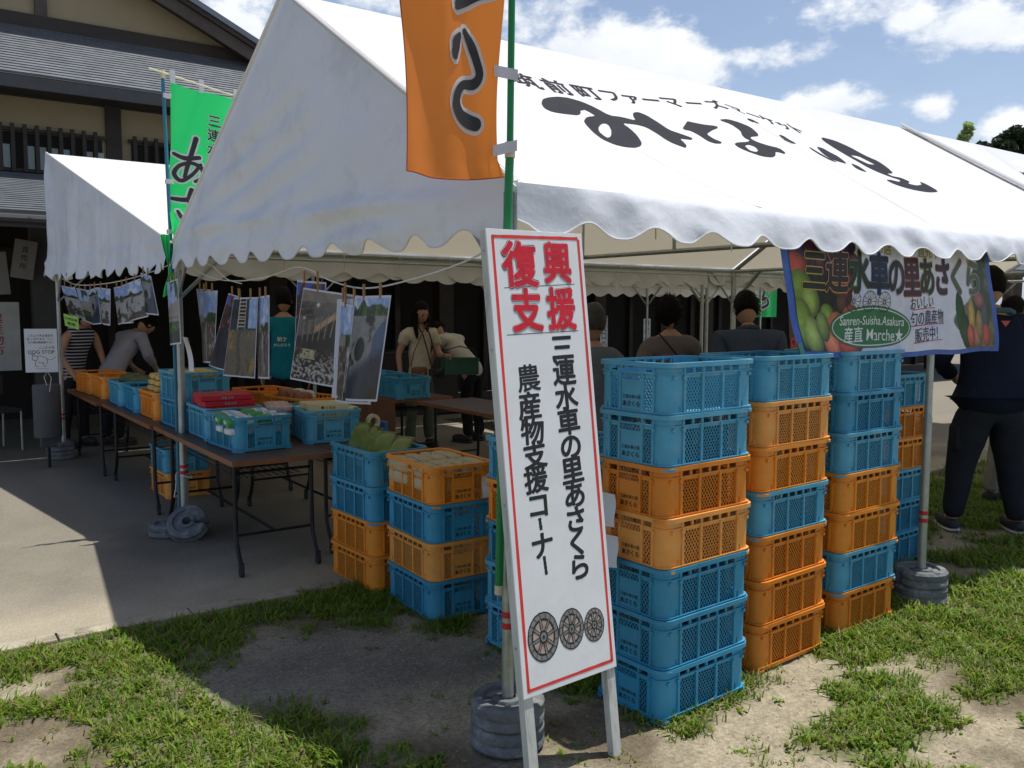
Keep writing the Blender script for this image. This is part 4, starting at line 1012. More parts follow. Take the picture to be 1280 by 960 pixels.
# ------------------------------------------------------------------ flags
def catmull(pts, n=8):
    out = []; P = [pts[0]] + list(pts) + [pts[-1]]
    for i in range(1, len(P) - 2):
        p0, p1, p2, p3 = [Vector(p) for p in P[i - 1:i + 3]]
        for k in range(n):
            t = k / n
            out.append(.5 * ((2 * p1) + (p2 - p0) * t + (2 * p0 - 5 * p1 + 4 * p2 - p3) * t * t + (3 * p1 - p0 - 3 * p2 + p3) * t ** 3))
    out.append(Vector(P[-2])); return out
def stroke(pts, ws, ext=0):
    """brush stroke as a ribbon of varying width in flag coordinates"""
    c = catmull([(x, y, w) for (x, y), w in zip(pts, ws)], 7); VS = []; n = len(c)
    c2 = [Vector((p.x, p.y)) for p in c]
    for i in range(n):
        d = (c2[min(i + 1, n - 1)] - c2[max(i - 1, 0)]).normalized(); nn = Vector((-d.y, d.x)); w = c[i].z / 2 + ext
        VS += [c2[i] - nn * w, c2[i] + nn * w]
    FS = [(2 * i, 2 * i + 2, 2 * i + 3, 2 * i + 1) for i in range(n - 1)]
    for e, s in ((0, -1), (n - 1, 1)):      # round ends
        d = (c2[min(e + 1, n - 1)] - c2[max(e - 1, 0)]).normalized() * s; w = c[e].z / 2 + ext; nn = Vector((-d.y, d.x)); o = len(VS)
        VS += [c2[e]] + [c2[e] + nn * w * math.cos(a) + d * w * math.sin(a) for a in [math.pi * k / 8 for k in range(9)]]
        FS += [(o, o + k + 1, o + k + 2) for k in range(8)]
    return [(v.x, v.y) for v in VS], FS
def strokes_on(name, L, ext, fn, m, T, lift, cell=None):
    VS = []; FS = []
    k = 0
    for pts, ws in L:
        v, f = stroke(pts, ws, ext); o = len(VS); VS += v; FS += [tuple(i + o for i in q) for q in f]
    return flat_on(name, VS, FS, fn, m, T, cell=cell, lift=lift)

def orange_flag():
    T = thing('banner_flag', 'orange vertical banner flag with black brush characters on a green pole above the sign', 'flag', (-.11, -.075, .56), group='vertical banner flags')
    base = Vector(T.location)
    part('pole', MB().tube([(-.092, -.028, .585), (-.078, -.036, 1.5), (-.060, -.042, 2.06)], .0145, 12), GREENPOLE, T, world_co=True, smooth=True)
    part('upper_pole', MB().tube([(-.060, -.042, 2.07), (-.040, -.046, 3.95)], .0115, 12), GREENPOLE, T, world_co=True, smooth=True)
    part('pole_joint', MB().tube([(-.0605, -.042, 2.035), (-.0602, -.042, 2.085)], .0175, 12), CREAM, T, world_co=True, smooth=True)
    part('end_cap', MB().tube([(-.0925, -.028, .56), (-.092, -.028, .592)], .0155, 12), CREAM, T, world_co=True, smooth=True)
    part('cross_rod', MB().tube([(-.0, -.047, 3.93), (-.54, -.09, 3.90)], .006, 8), CREAM, T, world_co=True, smooth=True)
    W, H = .405, 1.93; z0 = 1.962
    def S(x, y, l=0):       # x: metres left of the pole, y: metres above the lower hem
        v = y / H; u = x / W
        wob = .045 * math.sin(u * 5.2 + v * 2.5) * (1 - .3 * v) + .018 * math.sin(u * 11 - v * 6) + .02 * (float(vnoise(u * 2.2, v * 6, 3)) - .5)
        edge = .022 * math.sin(y * 5.2 + .6) + .01
        tip = .028 * math.exp(-y / .10) * (1 - u)      # pulled up at the pole-side corner
        xx = -.095 - x * (1.0 - .025 * math.sin(y * 3)) + edge * (1 - u) * (1 if y > .05 else y / .05) * -1.0 
        return Vector((xx + .01 * math.sin(y * 7) * u, -.062 - .018 * u + wob * (.25 + u * .75) - l, z0 + y - .012 * math.sin(math.pi * u) - .022 * u * math.exp(-y / .3) + tip * .2))
    b = MB().grid(lambda u, v: tuple(S(u * W, v * H)), 30, 110); cl = part('cloth', b, OFLAG, T, world_co=True, smooth=True)
    hem = [tuple(S(W, y * H)) for y in np.linspace(0, 1, 60)] ; part('stitched_edge', MB().tube(hem, .0022, 5), mat('dark_orange_thread', (.45, .08, .02), .7), T, world_co=True)
    hem = [tuple(S(x * W, 0)) for x in np.linspace(0, 1, 20)]; part('stitched_edge', MB().tube(hem, .0022, 5), MATS['dark_orange_thread'], T, world_co=True)
    for z in (2.075, 2.30, 2.72, 3.15, 3.6):
        px_ = -.060 + (z - 2.07) * .0106
        q = S(0.015, z - z0 - (.03 if z < 2.1 else 0))
        part('strap', MB().add([(px_ + .016, -.060, z - .018), (px_ + .016, -.060, z + .018), (q.x - .005, q.y - .006, q.z + .018), (q.x - .005, q.y - .006, q.z - .018),
                                (px_ + .016, -.026, z - .018), (px_ + .016, -.026, z + .018)], [(0, 3, 2, 1), (0, 1, 5, 4)]), mat('pale_grey_strap', (.52, .50, .55), .5, trans=.2), T, world_co=True)
    fn = lambda x, y, l: S(x, y, l) - base
    K = []
    # lower character: short left stroke, then the looping stroke (x grows to the left)
    RA = [([(.172, .435), (.190, .405), (.194, .372)], [.020, .044, .030]),
          ([(.145, .452), (.112, .415), (.086, .368), (.072, .325), (.092, .297), (.142, .290), (.172, .262), (.178, .228), (.155, .198), (.118, .182), (.082, .172)], [.022, .032, .028, .028, .034, .028, .036, .042, .042, .046, .044])]
    KU = [([(.192, .520), (.150, .548), (.100, .574), (.05, .592)], [.030, .042, .040, .046]), ([(.05, .592), (.13, .66), (.20, .74), (.12, .83), (.07, .90)], [.046, .04, .036, .036, .03])]
    SA = [([(.09, 1.22), (.20, 1.25), (.33, 1.27)], [.04, .035, .03]), ([(.24, 1.34), (.19, 1.22), (.13, 1.13)], [.04, .035, .03]), ([(.30, 1.13), (.31, 1.05), (.22, .99), (.12, 1.0)], [.03, .04, .04, .03])]
    AA = [([(.32, 1.67), (.20, 1.69), (.08, 1.68)], [.03, .035, .03]), ([(.22, 1.78), (.21, 1.6), (.20, 1.45)], [.04, .035, .03]), ([(.14, 1.6), (.22, 1.45), (.32, 1.43), (.31, 1.53), (.20, 1.58), (.09, 1.52), (.10, 1.42), (.17, 1.38)], [.03, .03, .035, .03, .03, .035, .035, .03])]
    for nm, L in (('brush_character', RA), ('brush_character', KU), ('brush_character', SA), ('brush_character', AA)):
        o = strokes_on(nm + '_outline', L, .0135, fn, FLAGW, T, .0022); strokes_on(nm, L, 0, fn, FLAGK, T, .0066)
orange_flag()

def green_flag():
    T = thing('banner_flag', 'bright green banner flag on a thin teal pole between the two tent gables', 'flag', (-.22, 3.70, 1.2), group='vertical banner flags')
    base = Vector(T.location)
    part('pole', MB().tube([(-.225, 3.66, .05), (-.215, 3.70, 1.76), (-.238, 3.70, 3.06)], .012, 10), BLUEPOLE, T, world_co=True, smooth=True)
    part('pole_cap', MB().tube([(-.238, 3.70, 3.05), (-.239, 3.70, 3.105)], .016, 10), CREAM, T, world_co=True, smooth=True)
    part('cross_rod', MB().tube([(-.33, 3.685, 3.10), (.285, 3.705, 2.995)], .007, 8), CREAM, T, world_co=True, smooth=True)
    W = .46
    def S(x, y, l=0):      # x metres right of the pole edge, y metres below the upper hem
        k = float(sstep(.78, 1.12, y)); pinch = 1 - .90 * k
        cx = .03
        xx = -.195 + cx * 0 + x * pinch - .03 * float(sstep(.35, .75, y)) * (1 - x / W) * (1 - k) + (-.02) * k
        zz = 3.035 - y - .17 * x * (1 - k * .8)
        return Vector((xx, 3.70 - .02 + .035 * math.sin(x * 13 + y * 3) * (1 - k) + .02 * math.sin(x * 60) * k - l - .05 * k, zz))
    part('cloth', MB().grid(lambda u, v: tuple(S(u * W, v * 1.12)), 30, 70), GFLAG, T, world_co=True, smooth=True)
    # the twisted, tied-up lower end
    def tw(u, v):
        a = v * 5.0; r = .028 + .035 * float(sstep(.5, .85, v)) ; z = 2.02 - v * .36
        x = (u - .5) * 2 * r
        return (-.290 + x * math.cos(a * .5) + .03 * v, 3.56 + x * math.sin(a * .5) * .6 + .012 * math.sin(u * 12), z - .05 * u * v)
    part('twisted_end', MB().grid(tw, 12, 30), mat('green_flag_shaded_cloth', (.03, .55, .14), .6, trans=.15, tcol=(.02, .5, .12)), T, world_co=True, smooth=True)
    for x in (.0, .19, .41):
        p = S(x + .015, 0); part('loop_tab', MB().box((p.x, p.y, p.z + .035), (.034, .010, .085)), FLAGW, T, world_co=True)
    for z in (2.94, 2.38, 2.05): part('strap', MB().box((-.218, 3.69, z), (.05, .03, .028)), FLAGW, T, world_co=True)
    fn = lambda x, y, l: S(x, y, l) - base
    A_ = [([(.02, .46), (.09, .475), (.17, .455)], [.022, .03, .026]), ([(.155, .33), (.13, .42), (.105, .52), (.09, .60)], [.03, .028, .026, .02]),
          ([(.18, .50), (.13, .58), (.07, .63), (.03, .59), (.06, .53), (.13, .50), (.19, .53), (.195, .585), (.15, .62)], [.02, .022, .026, .028, .024, .024, .03, .03, .02])]
    SA = [([(.02, .76), (.09, .755), (.16, .73)], [.024, .03, .026]), ([(.13, .68), (.115, .76), (.15, .83)], [.028, .026, .024]), ([(.05, .84), (.08, .88), (.14, .885)], [.02, .028, .026])]
    KU = [([(.155, .95), (.10, 1.0), (.09, 1.03), (.13, 1.06)], [.03, .032, .03, .028])]
    for L in (A_, SA, KU):
        strokes_on('brush_character_outline', L, .011, fn, FLAGW, T, .003); strokes_on('brush_character', L, 0, fn, FLAGK, T, .006)
    for k, c in enumerate('三連水車の里'):
        vs, fs = text_geo(c, .088, .05)
        VS = [(.272 - .006 * k + x, .185 + k * .098 - y) for x, y in vs]; flat_on('small_character_outline', VS, fs, fn, FLAGW, T, lift=.003)
        vs, fs = text_geo(c, .088, .012)
        VS = [(.272 - .006 * k + x, .185 + k * .098 - y) for x, y in vs]; flat_on('small_character', VS, fs, fn, FLAGK, T, lift=.006)
green_flag()

# ------------------------------------------------------------------ fruit banner under the front valance
def fruit_banner():
    T = thing('banner', 'white and blue fruit banner with painted lettering hanging under the front valance', 'banner', (2.3, -.07, 1.3))
    base = Vector(T.location)
    TL_, TR_, BL_, BR_ = (1.307, 1.93), (3.077, 1.93), (1.495, 1.330), (3.270, 1.315)
    def S(u, v, l=0):
        x = (TL_[0] * (1 - u) + TR_[0] * u) * v + (BL_[0] * (1 - u) + BR_[0] * u) * (1 - v)
        z = (TL_[1] * (1 - u) + TR_[1] * u) * v + (BL_[1] * (1 - u) + BR_[1] * u) * (1 - v)
        z += -.012 * math.sin(math.pi * u) * (1 - v) + .004 * math.sin(u * 23) * (1 - v)
        y = -.044 - .012 * float(sstep(.35, 0, v)) + (.007 * math.sin(u * 9 + v * 2) + .006 * math.sin(v * 6 + u * 3) + (float(vnoise(u * 7, v * 4, 3)) - .5) * .008) * (1.6 - v)
        if l: 
            return Vector((x, y - l, z))
        return Vector((x, y, z))
    # the printed fruit picture
    w, h = 420, 130; yy, xx = np.mgrid[0:h, 0:w]; U = (xx + .5) / w; V = 1 - (yy + .5) / h      # V up
    img = np.ones((h, w, 3)) * np.array([.90, .90, .93]); img *= (.96 + .08 * fbm(U * 30, V * 12, 3, 1))[..., None]
    img[:, :, :2] *= (1 - .10 * sstep(.45, .9, fbm(U * 14, V * 3, 3, 33)))[..., None]
    AR = 1.77 / .68
    def disc(cx, cy, rx, ry, col, shade=.5, ed=.9):
        d = np.sqrt(((U - cx) / rx) ** 2 + ((V - cy) / ry) ** 2); m = sstep(1.03, .97, d)[..., None]
        lit = 1.15 - shade * np.clip(d, 0, 1) ** 2 - .25 * ((U - cx) / rx * .5 - (V - cy) / ry * .5)
        tex = .88 + .24 * fbm(U * 60, V * 25, 3, int(cx * 97) % 9)
        img[:] = img * (1 - m) + (np.array(col) * (lit * tex)[..., None]) * m
    left = sstep(.0, .012, .255 + .05 * np.sin(V * 11) - .12 * (V < .33) * 0 - U); lm = left[..., None]
    img[:] = img * (1 - lm) + np.array([.13, .14, .11]) * lm * (.6 + .8 * fbm(U * 50, V * 20, 4, 2))[..., None]
    for k in range(60):
        cx, cy = random.uniform(.0, .29), random.uniform(.58, 1.0)
        if cx > .2 and cy < .7: continue
        disc(cx, cy, .021, .062, random.choice([(.33, .10, .26), (.42, .16, .28), (.20, .10, .28), (.13, .12, .30), (.50, .22, .30)]))
    for k in range(26): disc(random.uniform(.07, .2), random.uniform(.36, .62), .017, .05, random.choice([(.10, .11, .16), (.07, .08, .12), (.10, .15, .08)]))
    for cx, cy, rx, ry, c in ((.02, .66, .05, .12, (.72, .30, .22)), (.03, .50, .05, .15, (.45, .55, .18)), (.065, .40, .038, .13, (.58, .66, .30)), (.02, .22, .045, .2, (.50, .60, .22)), (.055, .12, .04, .16, (.62, .70, .34)),
                              (.13, .30, .030, .09, (.48, .58, .24)), (.215, .46, .030, .09, (.44, .20, .22)), (.20, .40, .026, .08, (.36, .24, .20)), (.235, .56, .022, .08, (.62, .14, .16)), (.17, .17, .045, .16, (.86, .45, .36)), (.235, .24, .045, .15, (.82, .38, .30)),
                              (.135, .07, .04, .13, (.88, .50, .38)), (.21, .06, .05, .12, (.80, .34, .26)), (.18, .52, .022, .06, (.30, .42, .14)), (.105, .20, .028, .12, (.50, .58, .30))):
        disc(cx, cy, rx, ry, c)
    # right-hand picture: faded vegetables and a greenish hillside
    rb = .845 - .06 * np.sin(V * 6 + .4) + .025 * np.sin(V * 17); rm = sstep(0, .012, U - rb - .02 * (V > .5))[..., None]
    bgc = np.array([.50, .49, .36]) * (.65 + .6 * fbm(U * 26, V * 12, 5, 8))[..., None]; gr = sstep(.45, .62, fbm(U * 12, V * 4, 4, 9))[..., None]
    bgc = bgc * (1 - gr) + np.array([.24, .30, .22]) * gr
    img[:] = img * (1 - rm) + bgc * rm
    for cx, cy, rx, ry, c in ((.815, .30, .025, .22, (.10, .28, .12)), (.835, .16, .03, .16, (.16, .26, .14)), (.878, .28, .020, .17, (.72, .60, .32)), (.955, .30, .022, .15, (.30, .36, .38)), (.90, .10, .03, .11, (.66, .46, .36)), (.865, .11, .022, .11, (.76, .36, .30)), (.955, .11, .022, .11, (.74, .34, .32)),
                              (.92, .20, .02, .15, (.62, .50, .34)), (.93, .44, .03, .08, (.60, .38, .34)), (.90, .86, .010, .15, (.66, .58, .30))):
        disc(cx, cy, rx, ry, c, .35)
    fx = lambda u, v: tuple(S(.028 + u * .945, .035 + v * .93, 0) - base)
    back = MB().grid(lambda u, v: tuple(S(u, v, -.0015)), 60, 20); part('banner_sheet', back, mat('banner_blue_tape', (.035, .10, .42), .45, var=.25, vscale=18, wear=(.10, .22, .40), wear_amt=.5, wear_scale=14), T, world_co=True, smooth=True)
    o = color_mesh('printed_fruit_picture', lambda u, v: tuple(S(.028 + u * .945, .040 + v * .93, .0012) - base), np.clip(img, 0, 1), mat('banner_print', (1, 1, 1), .45, var=.06, vscale=10, attr='Col', bump=.25, bscale=12, trans=.12), T)
    patch = flat_on('green_tape_corner', [(.0, .0), (.02, .0), (.018, .11), (.0, .10)], [(0, 1, 2, 3)], lambda x, y, l: S(x, y, .003) - base, mat('green_tape', (.06, .25, .16), .5), T)
    # map world x,z on the banner plane to the sheet
    def inv(x, z):
        v = (z - 1.3225) / (1.93 - 1.3225); xl = BL_[0] + (TL_[0] - BL_[0]) * v; xr = BR_[0] + (TR_[0] - BR_[0]) * v
        return (x - xl) / (xr - xl), v
    fn = lambda x, z, l: S(*inv(x, z), .003 + l) - base
    cols = [((.09, .09, .09), (.72, .66, .28)), ((.16, .13, .12), (.78, .55, .40)), ((.10, .16, .10), (.36, .48, .32)), ((.05, .07, .12), (.16, .36, .62)), ((.05, .05, .06), (.62, .58, .62)), ((.14, .04, .05), (.68, .26, .16)), ((.05, .05, .04), (.62, .60, .24)), ((.12, .05, .10), (.55, .30, .34)), ((.34, .35, .29), (.58, .60, .50)), ((.36, .37, .31), (.58, .60, .50))]
    xs = [1.582, 1.742, 1.905, 2.063, 2.21, 2.355, 2.502, 2.656, 2.800, 2.955]
    for k, (c, x) in enumerate(zip('三連水車の里あさくら', xs)):
        dk, ol = cols[k]; z = 1.712 + .006 * math.sin(k); s = .200
        letters('title_character_outline', [(c, x, z, s, .84, 0, -.05)], fn, mat('banner_outline_%d' % k, srgb(*[q * 255 for q in ol])[:3], .5), T, cell=.1, off=.062, lift=0)
        letters('title_character', [(c, x, z, s, .84, 0, -.05)], fn, mat('banner_ink_%d' % k, srgb(*[q * 255 for q in dk])[:3], .5, var=.3, vscale=20), T, cell=.1, off=.034, lift=.0012)
    for wd, xw in (('産直市店', 2.03), ('直売中', 2.52)): letters('top_line', [(wd, xw, 1.835, .07)], fn, mat('banner_yellow_ink', (.36, .31, .06), .5), T, off=.02, lift=0)
    GRN = mat('banner_green', (.03, .16, .06), .5, var=.25, vscale=14); WI = mat('banner_white_ink', (.72, .76, .72), .5)
    def ell(cx, cz, rx, rz, m, l, n=48, name='green_oval'):
        flat_on(name, [(cx, cz)] + [(cx + rx * math.cos(2 * math.pi * i / n), cz + rz * math.sin(2 * math.pi * i / n)) for i in range(n)], [(0, 1 + i, 1 + (i + 1) % n) for i in range(n)], fn, m, T, cell=.06, lift=l)
    ell(2.043, 1.462, .315, .100, GRN, 0); ell(2.043, 1.462, .302, .090, WI, .0008, name='oval_line'); ell(2.043, 1.462, .296, .0845, GRN, .0014)
    letters('oval_lettering', [('Sanren-Suisha.Asakura', 2.043, 1.495, .060, .92), ('産直 Marche★', 2.06, 1.428, .078, .95)], fn, WI, T, off=.012, lift=.0022)
    BK = mat('banner_black_ink', (.03, .03, .035), .5)
    for cx in (1.882, 2.0, 2.114):
        V_ = []; n = 30; rx, rz = .051, .050; cz = 1.581
        for i in range(n):
            a = 2 * math.pi * i / n; V_ += [(cx + rx * .93 * math.cos(a), cz + rz * .93 * math.sin(a)), (cx + rx * math.cos(a), cz + rz * math.sin(a))]
        F_ = [(2 * i, 2 * i + 1, (2 * i + 3) % (2 * n), (2 * i + 2) % (2 * n)) for i in range(n)]
        for rr in (.18, .60):
            o = len(V_)
            for i in range(n):
                a = 2 * math.pi * i / n; V_ += [(cx + rx * (rr - .05) * math.cos(a), cz + rz * (rr - .05) * math.sin(a)), (cx + rx * (rr + .03) * math.cos(a), cz + rz * (rr + .03) * math.sin(a))]
            F_ += [(o + 2 * i, o + 2 * i + 1, o + (2 * i + 3) % (2 * n), o + (2 * i + 2) % (2 * n)) for i in range(n)] if rr < .5 else []
        for k in range(12):
            a = 2 * math.pi * k / 12; o = len(V_); dx, dz = math.cos(a), math.sin(a); t = .0013
            V_ += [(cx - dz * t + dx * .008, cz + dx * t + dz * .008), (cx + dz * t + dx * .008, cz - dx * t + dz * .008), (cx + dz * t + dx * rx, cz - dx * t + dz * rz), (cx - dz * t + dx * rx, cz + dx * t + dz * rz)]; F_.append((o, o + 1, o + 2, o + 3))
        flat_on('wheel_drawing', V_, F_, fn, BK, T, lift=.0018)
    letters('side_lettering', [('おいしい', 2.452, 1.583, .068, .85, R(3)), ('旬の農産物', 2.512, 1.510, .076, .86, R(3)), ('販売中！', 2.525, 1.428, .076, .86, R(3))], fn, BK, T, cell=.1, off=.006, lift=0)
    RD = mat('banner_red_line', (.55, .05, .05), .5)
    for x0, x1, z in ((2.36, 2.58, 1.548), (2.36, 2.68, 1.470), (2.39, 2.66, 1.388)):
        flat_on('red_underline', [(x0, z - .004), (x1, z + .008), (x1, z + .012), (x0, z + .001)], [(0, 1, 2, 3)], fn, RD, T, cell=.1)
fruit_banner()

# ------------------------------------------------------------------ folding tables
def table(label, x0, y0, L=1.8, W=.6, h=.70, shelf=True, rz=0, panel=False):
    T = thing('folding_table', label, 'table', (x0, y0, .014), rz, group='folding tables')
    part('table_top', MB().span((0, 0, h - .042), (W, L, h - .014)), TABLETOP, T, bevel=.004)
    for a, b in (((-.004, -.004), (0.0, L + .004)), ((W, -.004), (W + .004, L + .004)), ((0, -.004), (W, 0)), ((0, L), (W, L + .004))):
        part('edge_band', MB().span((a[0], a[1], h - .043), (b[0], b[1], h - .0135)), TABLEEDGE, T)
    for sx in (.07, W - .07):
        for sy, d in ((.20, 1), (L - .20, -1)):
            y = sy
            pts = [(sx, y, h - .045), (sx, y, .26), (sx, y - d * .008, .18), (sx, y - d * .05, .105), (sx, y - d * .075, .075)]
            l = part('leg', MB().tube(pts, .0135, 8), BLACKM, T, smooth=True)
            c = part('caster', MB().tube([(sx - .010, y - d * .085, .026), (sx + .010, y - d * .085, .026)], .026, 12).span((sx - .014, y - d * .085 - .012, .036), (sx + .014, y - d * .085 + .012, .078)), RUBBER, T, smooth=True)
            c.parent = l
    for sy in (.20, L - .20):
        part('cross_bar', MB().tube([(.07, sy, .22), (W - .07, sy, .22)], .009, 6), BLACKM, T, smooth=True)
        part('cross_bar', MB().tube([(.07, sy, h - .12), (W - .07, sy, h - .12)], .009, 6), BLACKM, T, smooth=True)
    part('long_bar', MB().tube([(.30, .20, .22), (.30, L - .20, .22)], .009, 6), BLACKM, T, smooth=True)
    if shelf:
        for k in range(9): part('shelf_wire', MB().tube([(.12 + k * .045, .26, h - .16), (.12 + k * .045, L - .26, h - .16)], .004, 5), BLACKM, T)
    if panel: part('front_panel', MB().span((-.012, .02, .12), (-.004, L - .02, h - .044)), mat('brown_panel', (.16, .075, .04), .5, var=.2), T)
    return T
table('first folding table with brown edge, its near end beside the tilted weight ring', -.28, 2.28)
table('second folding table, in the middle of the row on the left', -.30, 4.12)
table('third folding table, farthest in the row by the hanging photo prints', -.34, 5.96, L=1.6)
table('folding table standing behind the first one, with the cream boxes crate', .34, 2.44, L=1.8)
table('folding table behind the second one, under the tent', .36, 4.40, L=1.8)
table('table with a brown front panel beyond the hanging prints', 2.0, 4.72, L=1.1, panel=True)
table('table behind the tall stacks where the visitors stand', 2.1, 3.0, L=1.5, panel=False)
TZ = .701

# ------------------------------------------------------------------ goods
def boxes(kind): pass
PKG_G = mat('green_pack_print', (.05, .30, .08), .35, var=.2, vscale=40); PKG_B = mat('pale_blue_pack_print', (.28, .48, .68), .35, var=.1); PKG_W = mat('white_pack_print', (.66, .68, .68), .4, var=.1)
RED_B = mat('red_box_card', (.50, .016, .03), .4, var=.1); CREAM_B = mat('cream_box_card', (.60, .53, .33), .5, var=.1); FOIL = mat('green_foil_pouch', (.11, .155, .025), .24, var=.35, vscale=18, bump=.5, bscale=16, spec=.7); YEL = mat('yellow_pack', (.58, .40, .12), .45, var=.2, vscale=40)
CLEAR = mat('plastic_bag', (.50, .50, .47), .25, var=.3, vscale=30, bump=.8, bscale=40)
def placed(T, loc, rz): T.location = loc; T.rotation_euler = (0, 0, rz)
def pack(label, loc, rz, size, m, bands=(), grp='packs in the blue table crate', name='food_pack', cat='food pack', tilt=0, soft=.5, text=None):
    T = thing(name, label, cat, loc, rz, grp, rot=(tilt, 0, rz))
    L, W, H = size
    if soft: part('wrapper', MB().blob((0, 0, H / 2), (L / 2, W / 2, H / 2), 20, 10, soft), m, T, smooth=True)
    else: part('carton', MB().span((-L / 2, -W / 2, 0), (L / 2, W / 2, H)), m, T, bevel=.002)
    for x0, x1, mm in bands:
        b = MB().blob(((x0 + x1) / 2 * L, 0, H / 2), ((x1 - x0) / 2 * L, W / 2 + .0008, H / 2 + .0008), 20, 10, soft * .7); part('printed_band', b, mm, T, smooth=True)
    if text:
        mm, s, side = text[1], text[2], text[3]
        f = (lambda x, y, l: Vector((x, -W / 2 - .0012, H / 2 + y))) if side == 'f' else (lambda x, y, l: Vector((x, y, H + .0012)))
        letters('printed_words', [(text[0], 0, 0, s)], f, mm, T, off=.015)
    return T
def table_goods():
    g = 'crates on the folding tables'
    zc = TZ
    T1c = (-.205 + .19, 2.545 + .27); crate('b', (*T1c, zc), R(-86.5), 'blue crate of green and white packs on the near corner of the first table', g)
    T2c = (.50, 2.86); crate('b', (*T2c, zc), R(-100), 'blue crate of cream boxes next to the green-and-white pack crate', g)
    T3c = (.0, 3.36); crate('b', (*T3c, zc), R(-91), 'blue crate holding red boxes, behind the pack crate', g)
    crate('b', (-.02, 3.98, zc), R(-88), 'blue crate under another blue crate beside the double tent leg', g)
    crate('b', (-.015, 3.98, zc + PITCH), R(-86), 'blue crate on top, beside the double leg, full of yellow packs', g)
    crate('o', (-.03, 4.62, zc), R(-90), 'orange crate on the table left of the double leg, with yellow packs piled on', g)
    crate('b', (-.04, 5.20, zc), R(-92), 'blue crate next left of the orange crate with yellow packs', g)
    crate('b', (-.05, 5.78, zc), R(-90), 'blue crate in the middle of the far table under the hung prints', g)
    crate('o', (-.06, 6.50, zc), R(-90), 'orange crate near the far end of the table row', g)
    crate('o', (-.10, 7.10, zc), R(-84), 'orange crate at the far end of the table row by the striped top', g)
    crate('o', (.66, 3.62, zc), R(-78), 'orange crate of bagged goods behind the red boxes', g)
    crate('o', (.62, 4.3, zc), R(-84), 'orange crate behind the bagged goods in the shade', g)
    crate('b', (2.18, 4.95, zc), R(-88), 'blue crate on the brown-panelled table by the woman with a pouch', g)
    crate('b', (2.2, 5.50, zc), R(-90), 'second blue crate on the brown-panelled table', g)
    g2 = 'crates pushed under the tables'
    crate('o', (.12, 5.00, .014), R(-88), 'orange crate on the ground under the second table', g2)
    crate('b', (.12, 5.02, .014 + PITCH), R(-90), 'blue crate on the orange one under the second table', g2)
    crate('b', (1.9, 3.0, .5), R(-92), 'dark blue crate at waist height behind the sign, near the visitors', 'crates on the folding tables') if False else None
    # packs in the front crate
    k = 0
    for i, (x, y) in enumerate(((-.12, 2.64), (.08, 2.65), (-.12, 2.80), (.08, 2.82), (-.10, 2.97), (.09, 2.97))):
        where = ['front left', 'front right', 'middle left', 'middle right', 'rear left', 'rear right'][i]
        pack('green, pale blue and white pack, %s in the near table crate' % where, (x, y, zc + .150 + .006 * (i % 2)), R(random.uniform(-8, 8)), (.185, .115, .050), PKG_W, bands=((-.49, -.08, PKG_G), (-.08, .16, PKG_B)), tilt=R(random.uniform(-6, 10)), grp='packs in the near table crate')
        pack('white pack lying under the %s green pack' % where, (x, y, zc + .095), R(random.uniform(-6, 6)), (.18, .11, .05), PKG_W, grp='white packs lower in the near crate')
    # red boxes
    WT = mat('white_print', (.7, .7, .7), .5)
    n = 0
    for lv in range(3):
        for i in range(2):
            lab = 'flat red box with white print, %s in the %s column of the red pile' % (['lowest', 'middle', 'topmost'][lv], ['front', 'rear'][i])
            pack(lab, (-.0 + i * .03 - lv * .012, 3.24 + .16 * i + .008 * lv, zc + .172 + lv * .037), R(random.uniform(-4, 4)), (.33, .15, .034), RED_B, grp='flat red boxes', name='red_box', cat='box', soft=.0, text=('朝倉の味', WT, .020, 'f') if lv else None)
    pack('red box resting on the rim behind the red pile', (-.02, 3.52, zc + .205), R(12), (.24, .12, .03), RED_B, grp='flat red boxes', name='red_box', cat='box', soft=.0)
    DK = mat('dark_print', (.05, .03, .03), .5)
    for lv in range(3):
        for i in range(3):
            if lv == 2 and i == 2: continue
            pack('cream box with small dark print, %s in the %s row of the cream crate' % (['low', 'middle', 'upper'][lv], ['front', 'second', 'rear'][i]), (.46 + .012 * i, 2.72 + .135 * i, zc + .115 + lv * .042), R(-11 + random.uniform(-4, 4)), (.25, .125, .040), CREAM_B, grp='cream boxes', name='cream_box', cat='box', soft=.0, text=('● くるみ', DK, .022, 'f'))
    for i in range(2): pack('small cream pack leaning at the %s of the cream crate' % ['right', 'far right'][i], (.62, 2.74 + i * .12, zc + .16), R(20 + 30 * i), (.11, .09, .05), mat('pale_yellow_pack', (.62, .56, .30), .45, var=.15), grp='cream packs', soft=.5)
    for i in range(3): pack('white and pink striped pack, %s between the red and cream boxes' % ['left', 'middle', 'right'][i], (.26 + i * .035, 3.02 + i * .13, zc + .165), R(-20 + i * 5), (.17, .10, .045), mat('striped_pack', (.52, .36, .36), .4, var=.5, vscale=90), grp='striped packs', soft=.45)
    # yellow packs
    for i in range(6):
        pack('yellow pack in the upper blue crate, number %s from the near end' % ['one', 'two', 'three', 'four', 'five', 'six'][i], (-.10 + .15 * (i % 2), 3.84 + .13 * (i // 2), zc + PITCH + .148), R(random.uniform(-10, 10)), (.14, .11, .06), YEL, grp='yellow packs in the upper crate', soft=.5)
    for lv in range(4):
        for i in range(2): pack('yellow pack piled over the orange crate, layer %s, %s' % (['one', 'two', 'three', 'four'][lv], ['near', 'far'][i]), (-.06 + .008 * lv, 4.53 + .17 * i, zc + .155 + lv * .045), R(random.uniform(-5, 5)), (.24, .15, .045), YEL, grp='yellow packs piled on the orange crate', soft=.35)
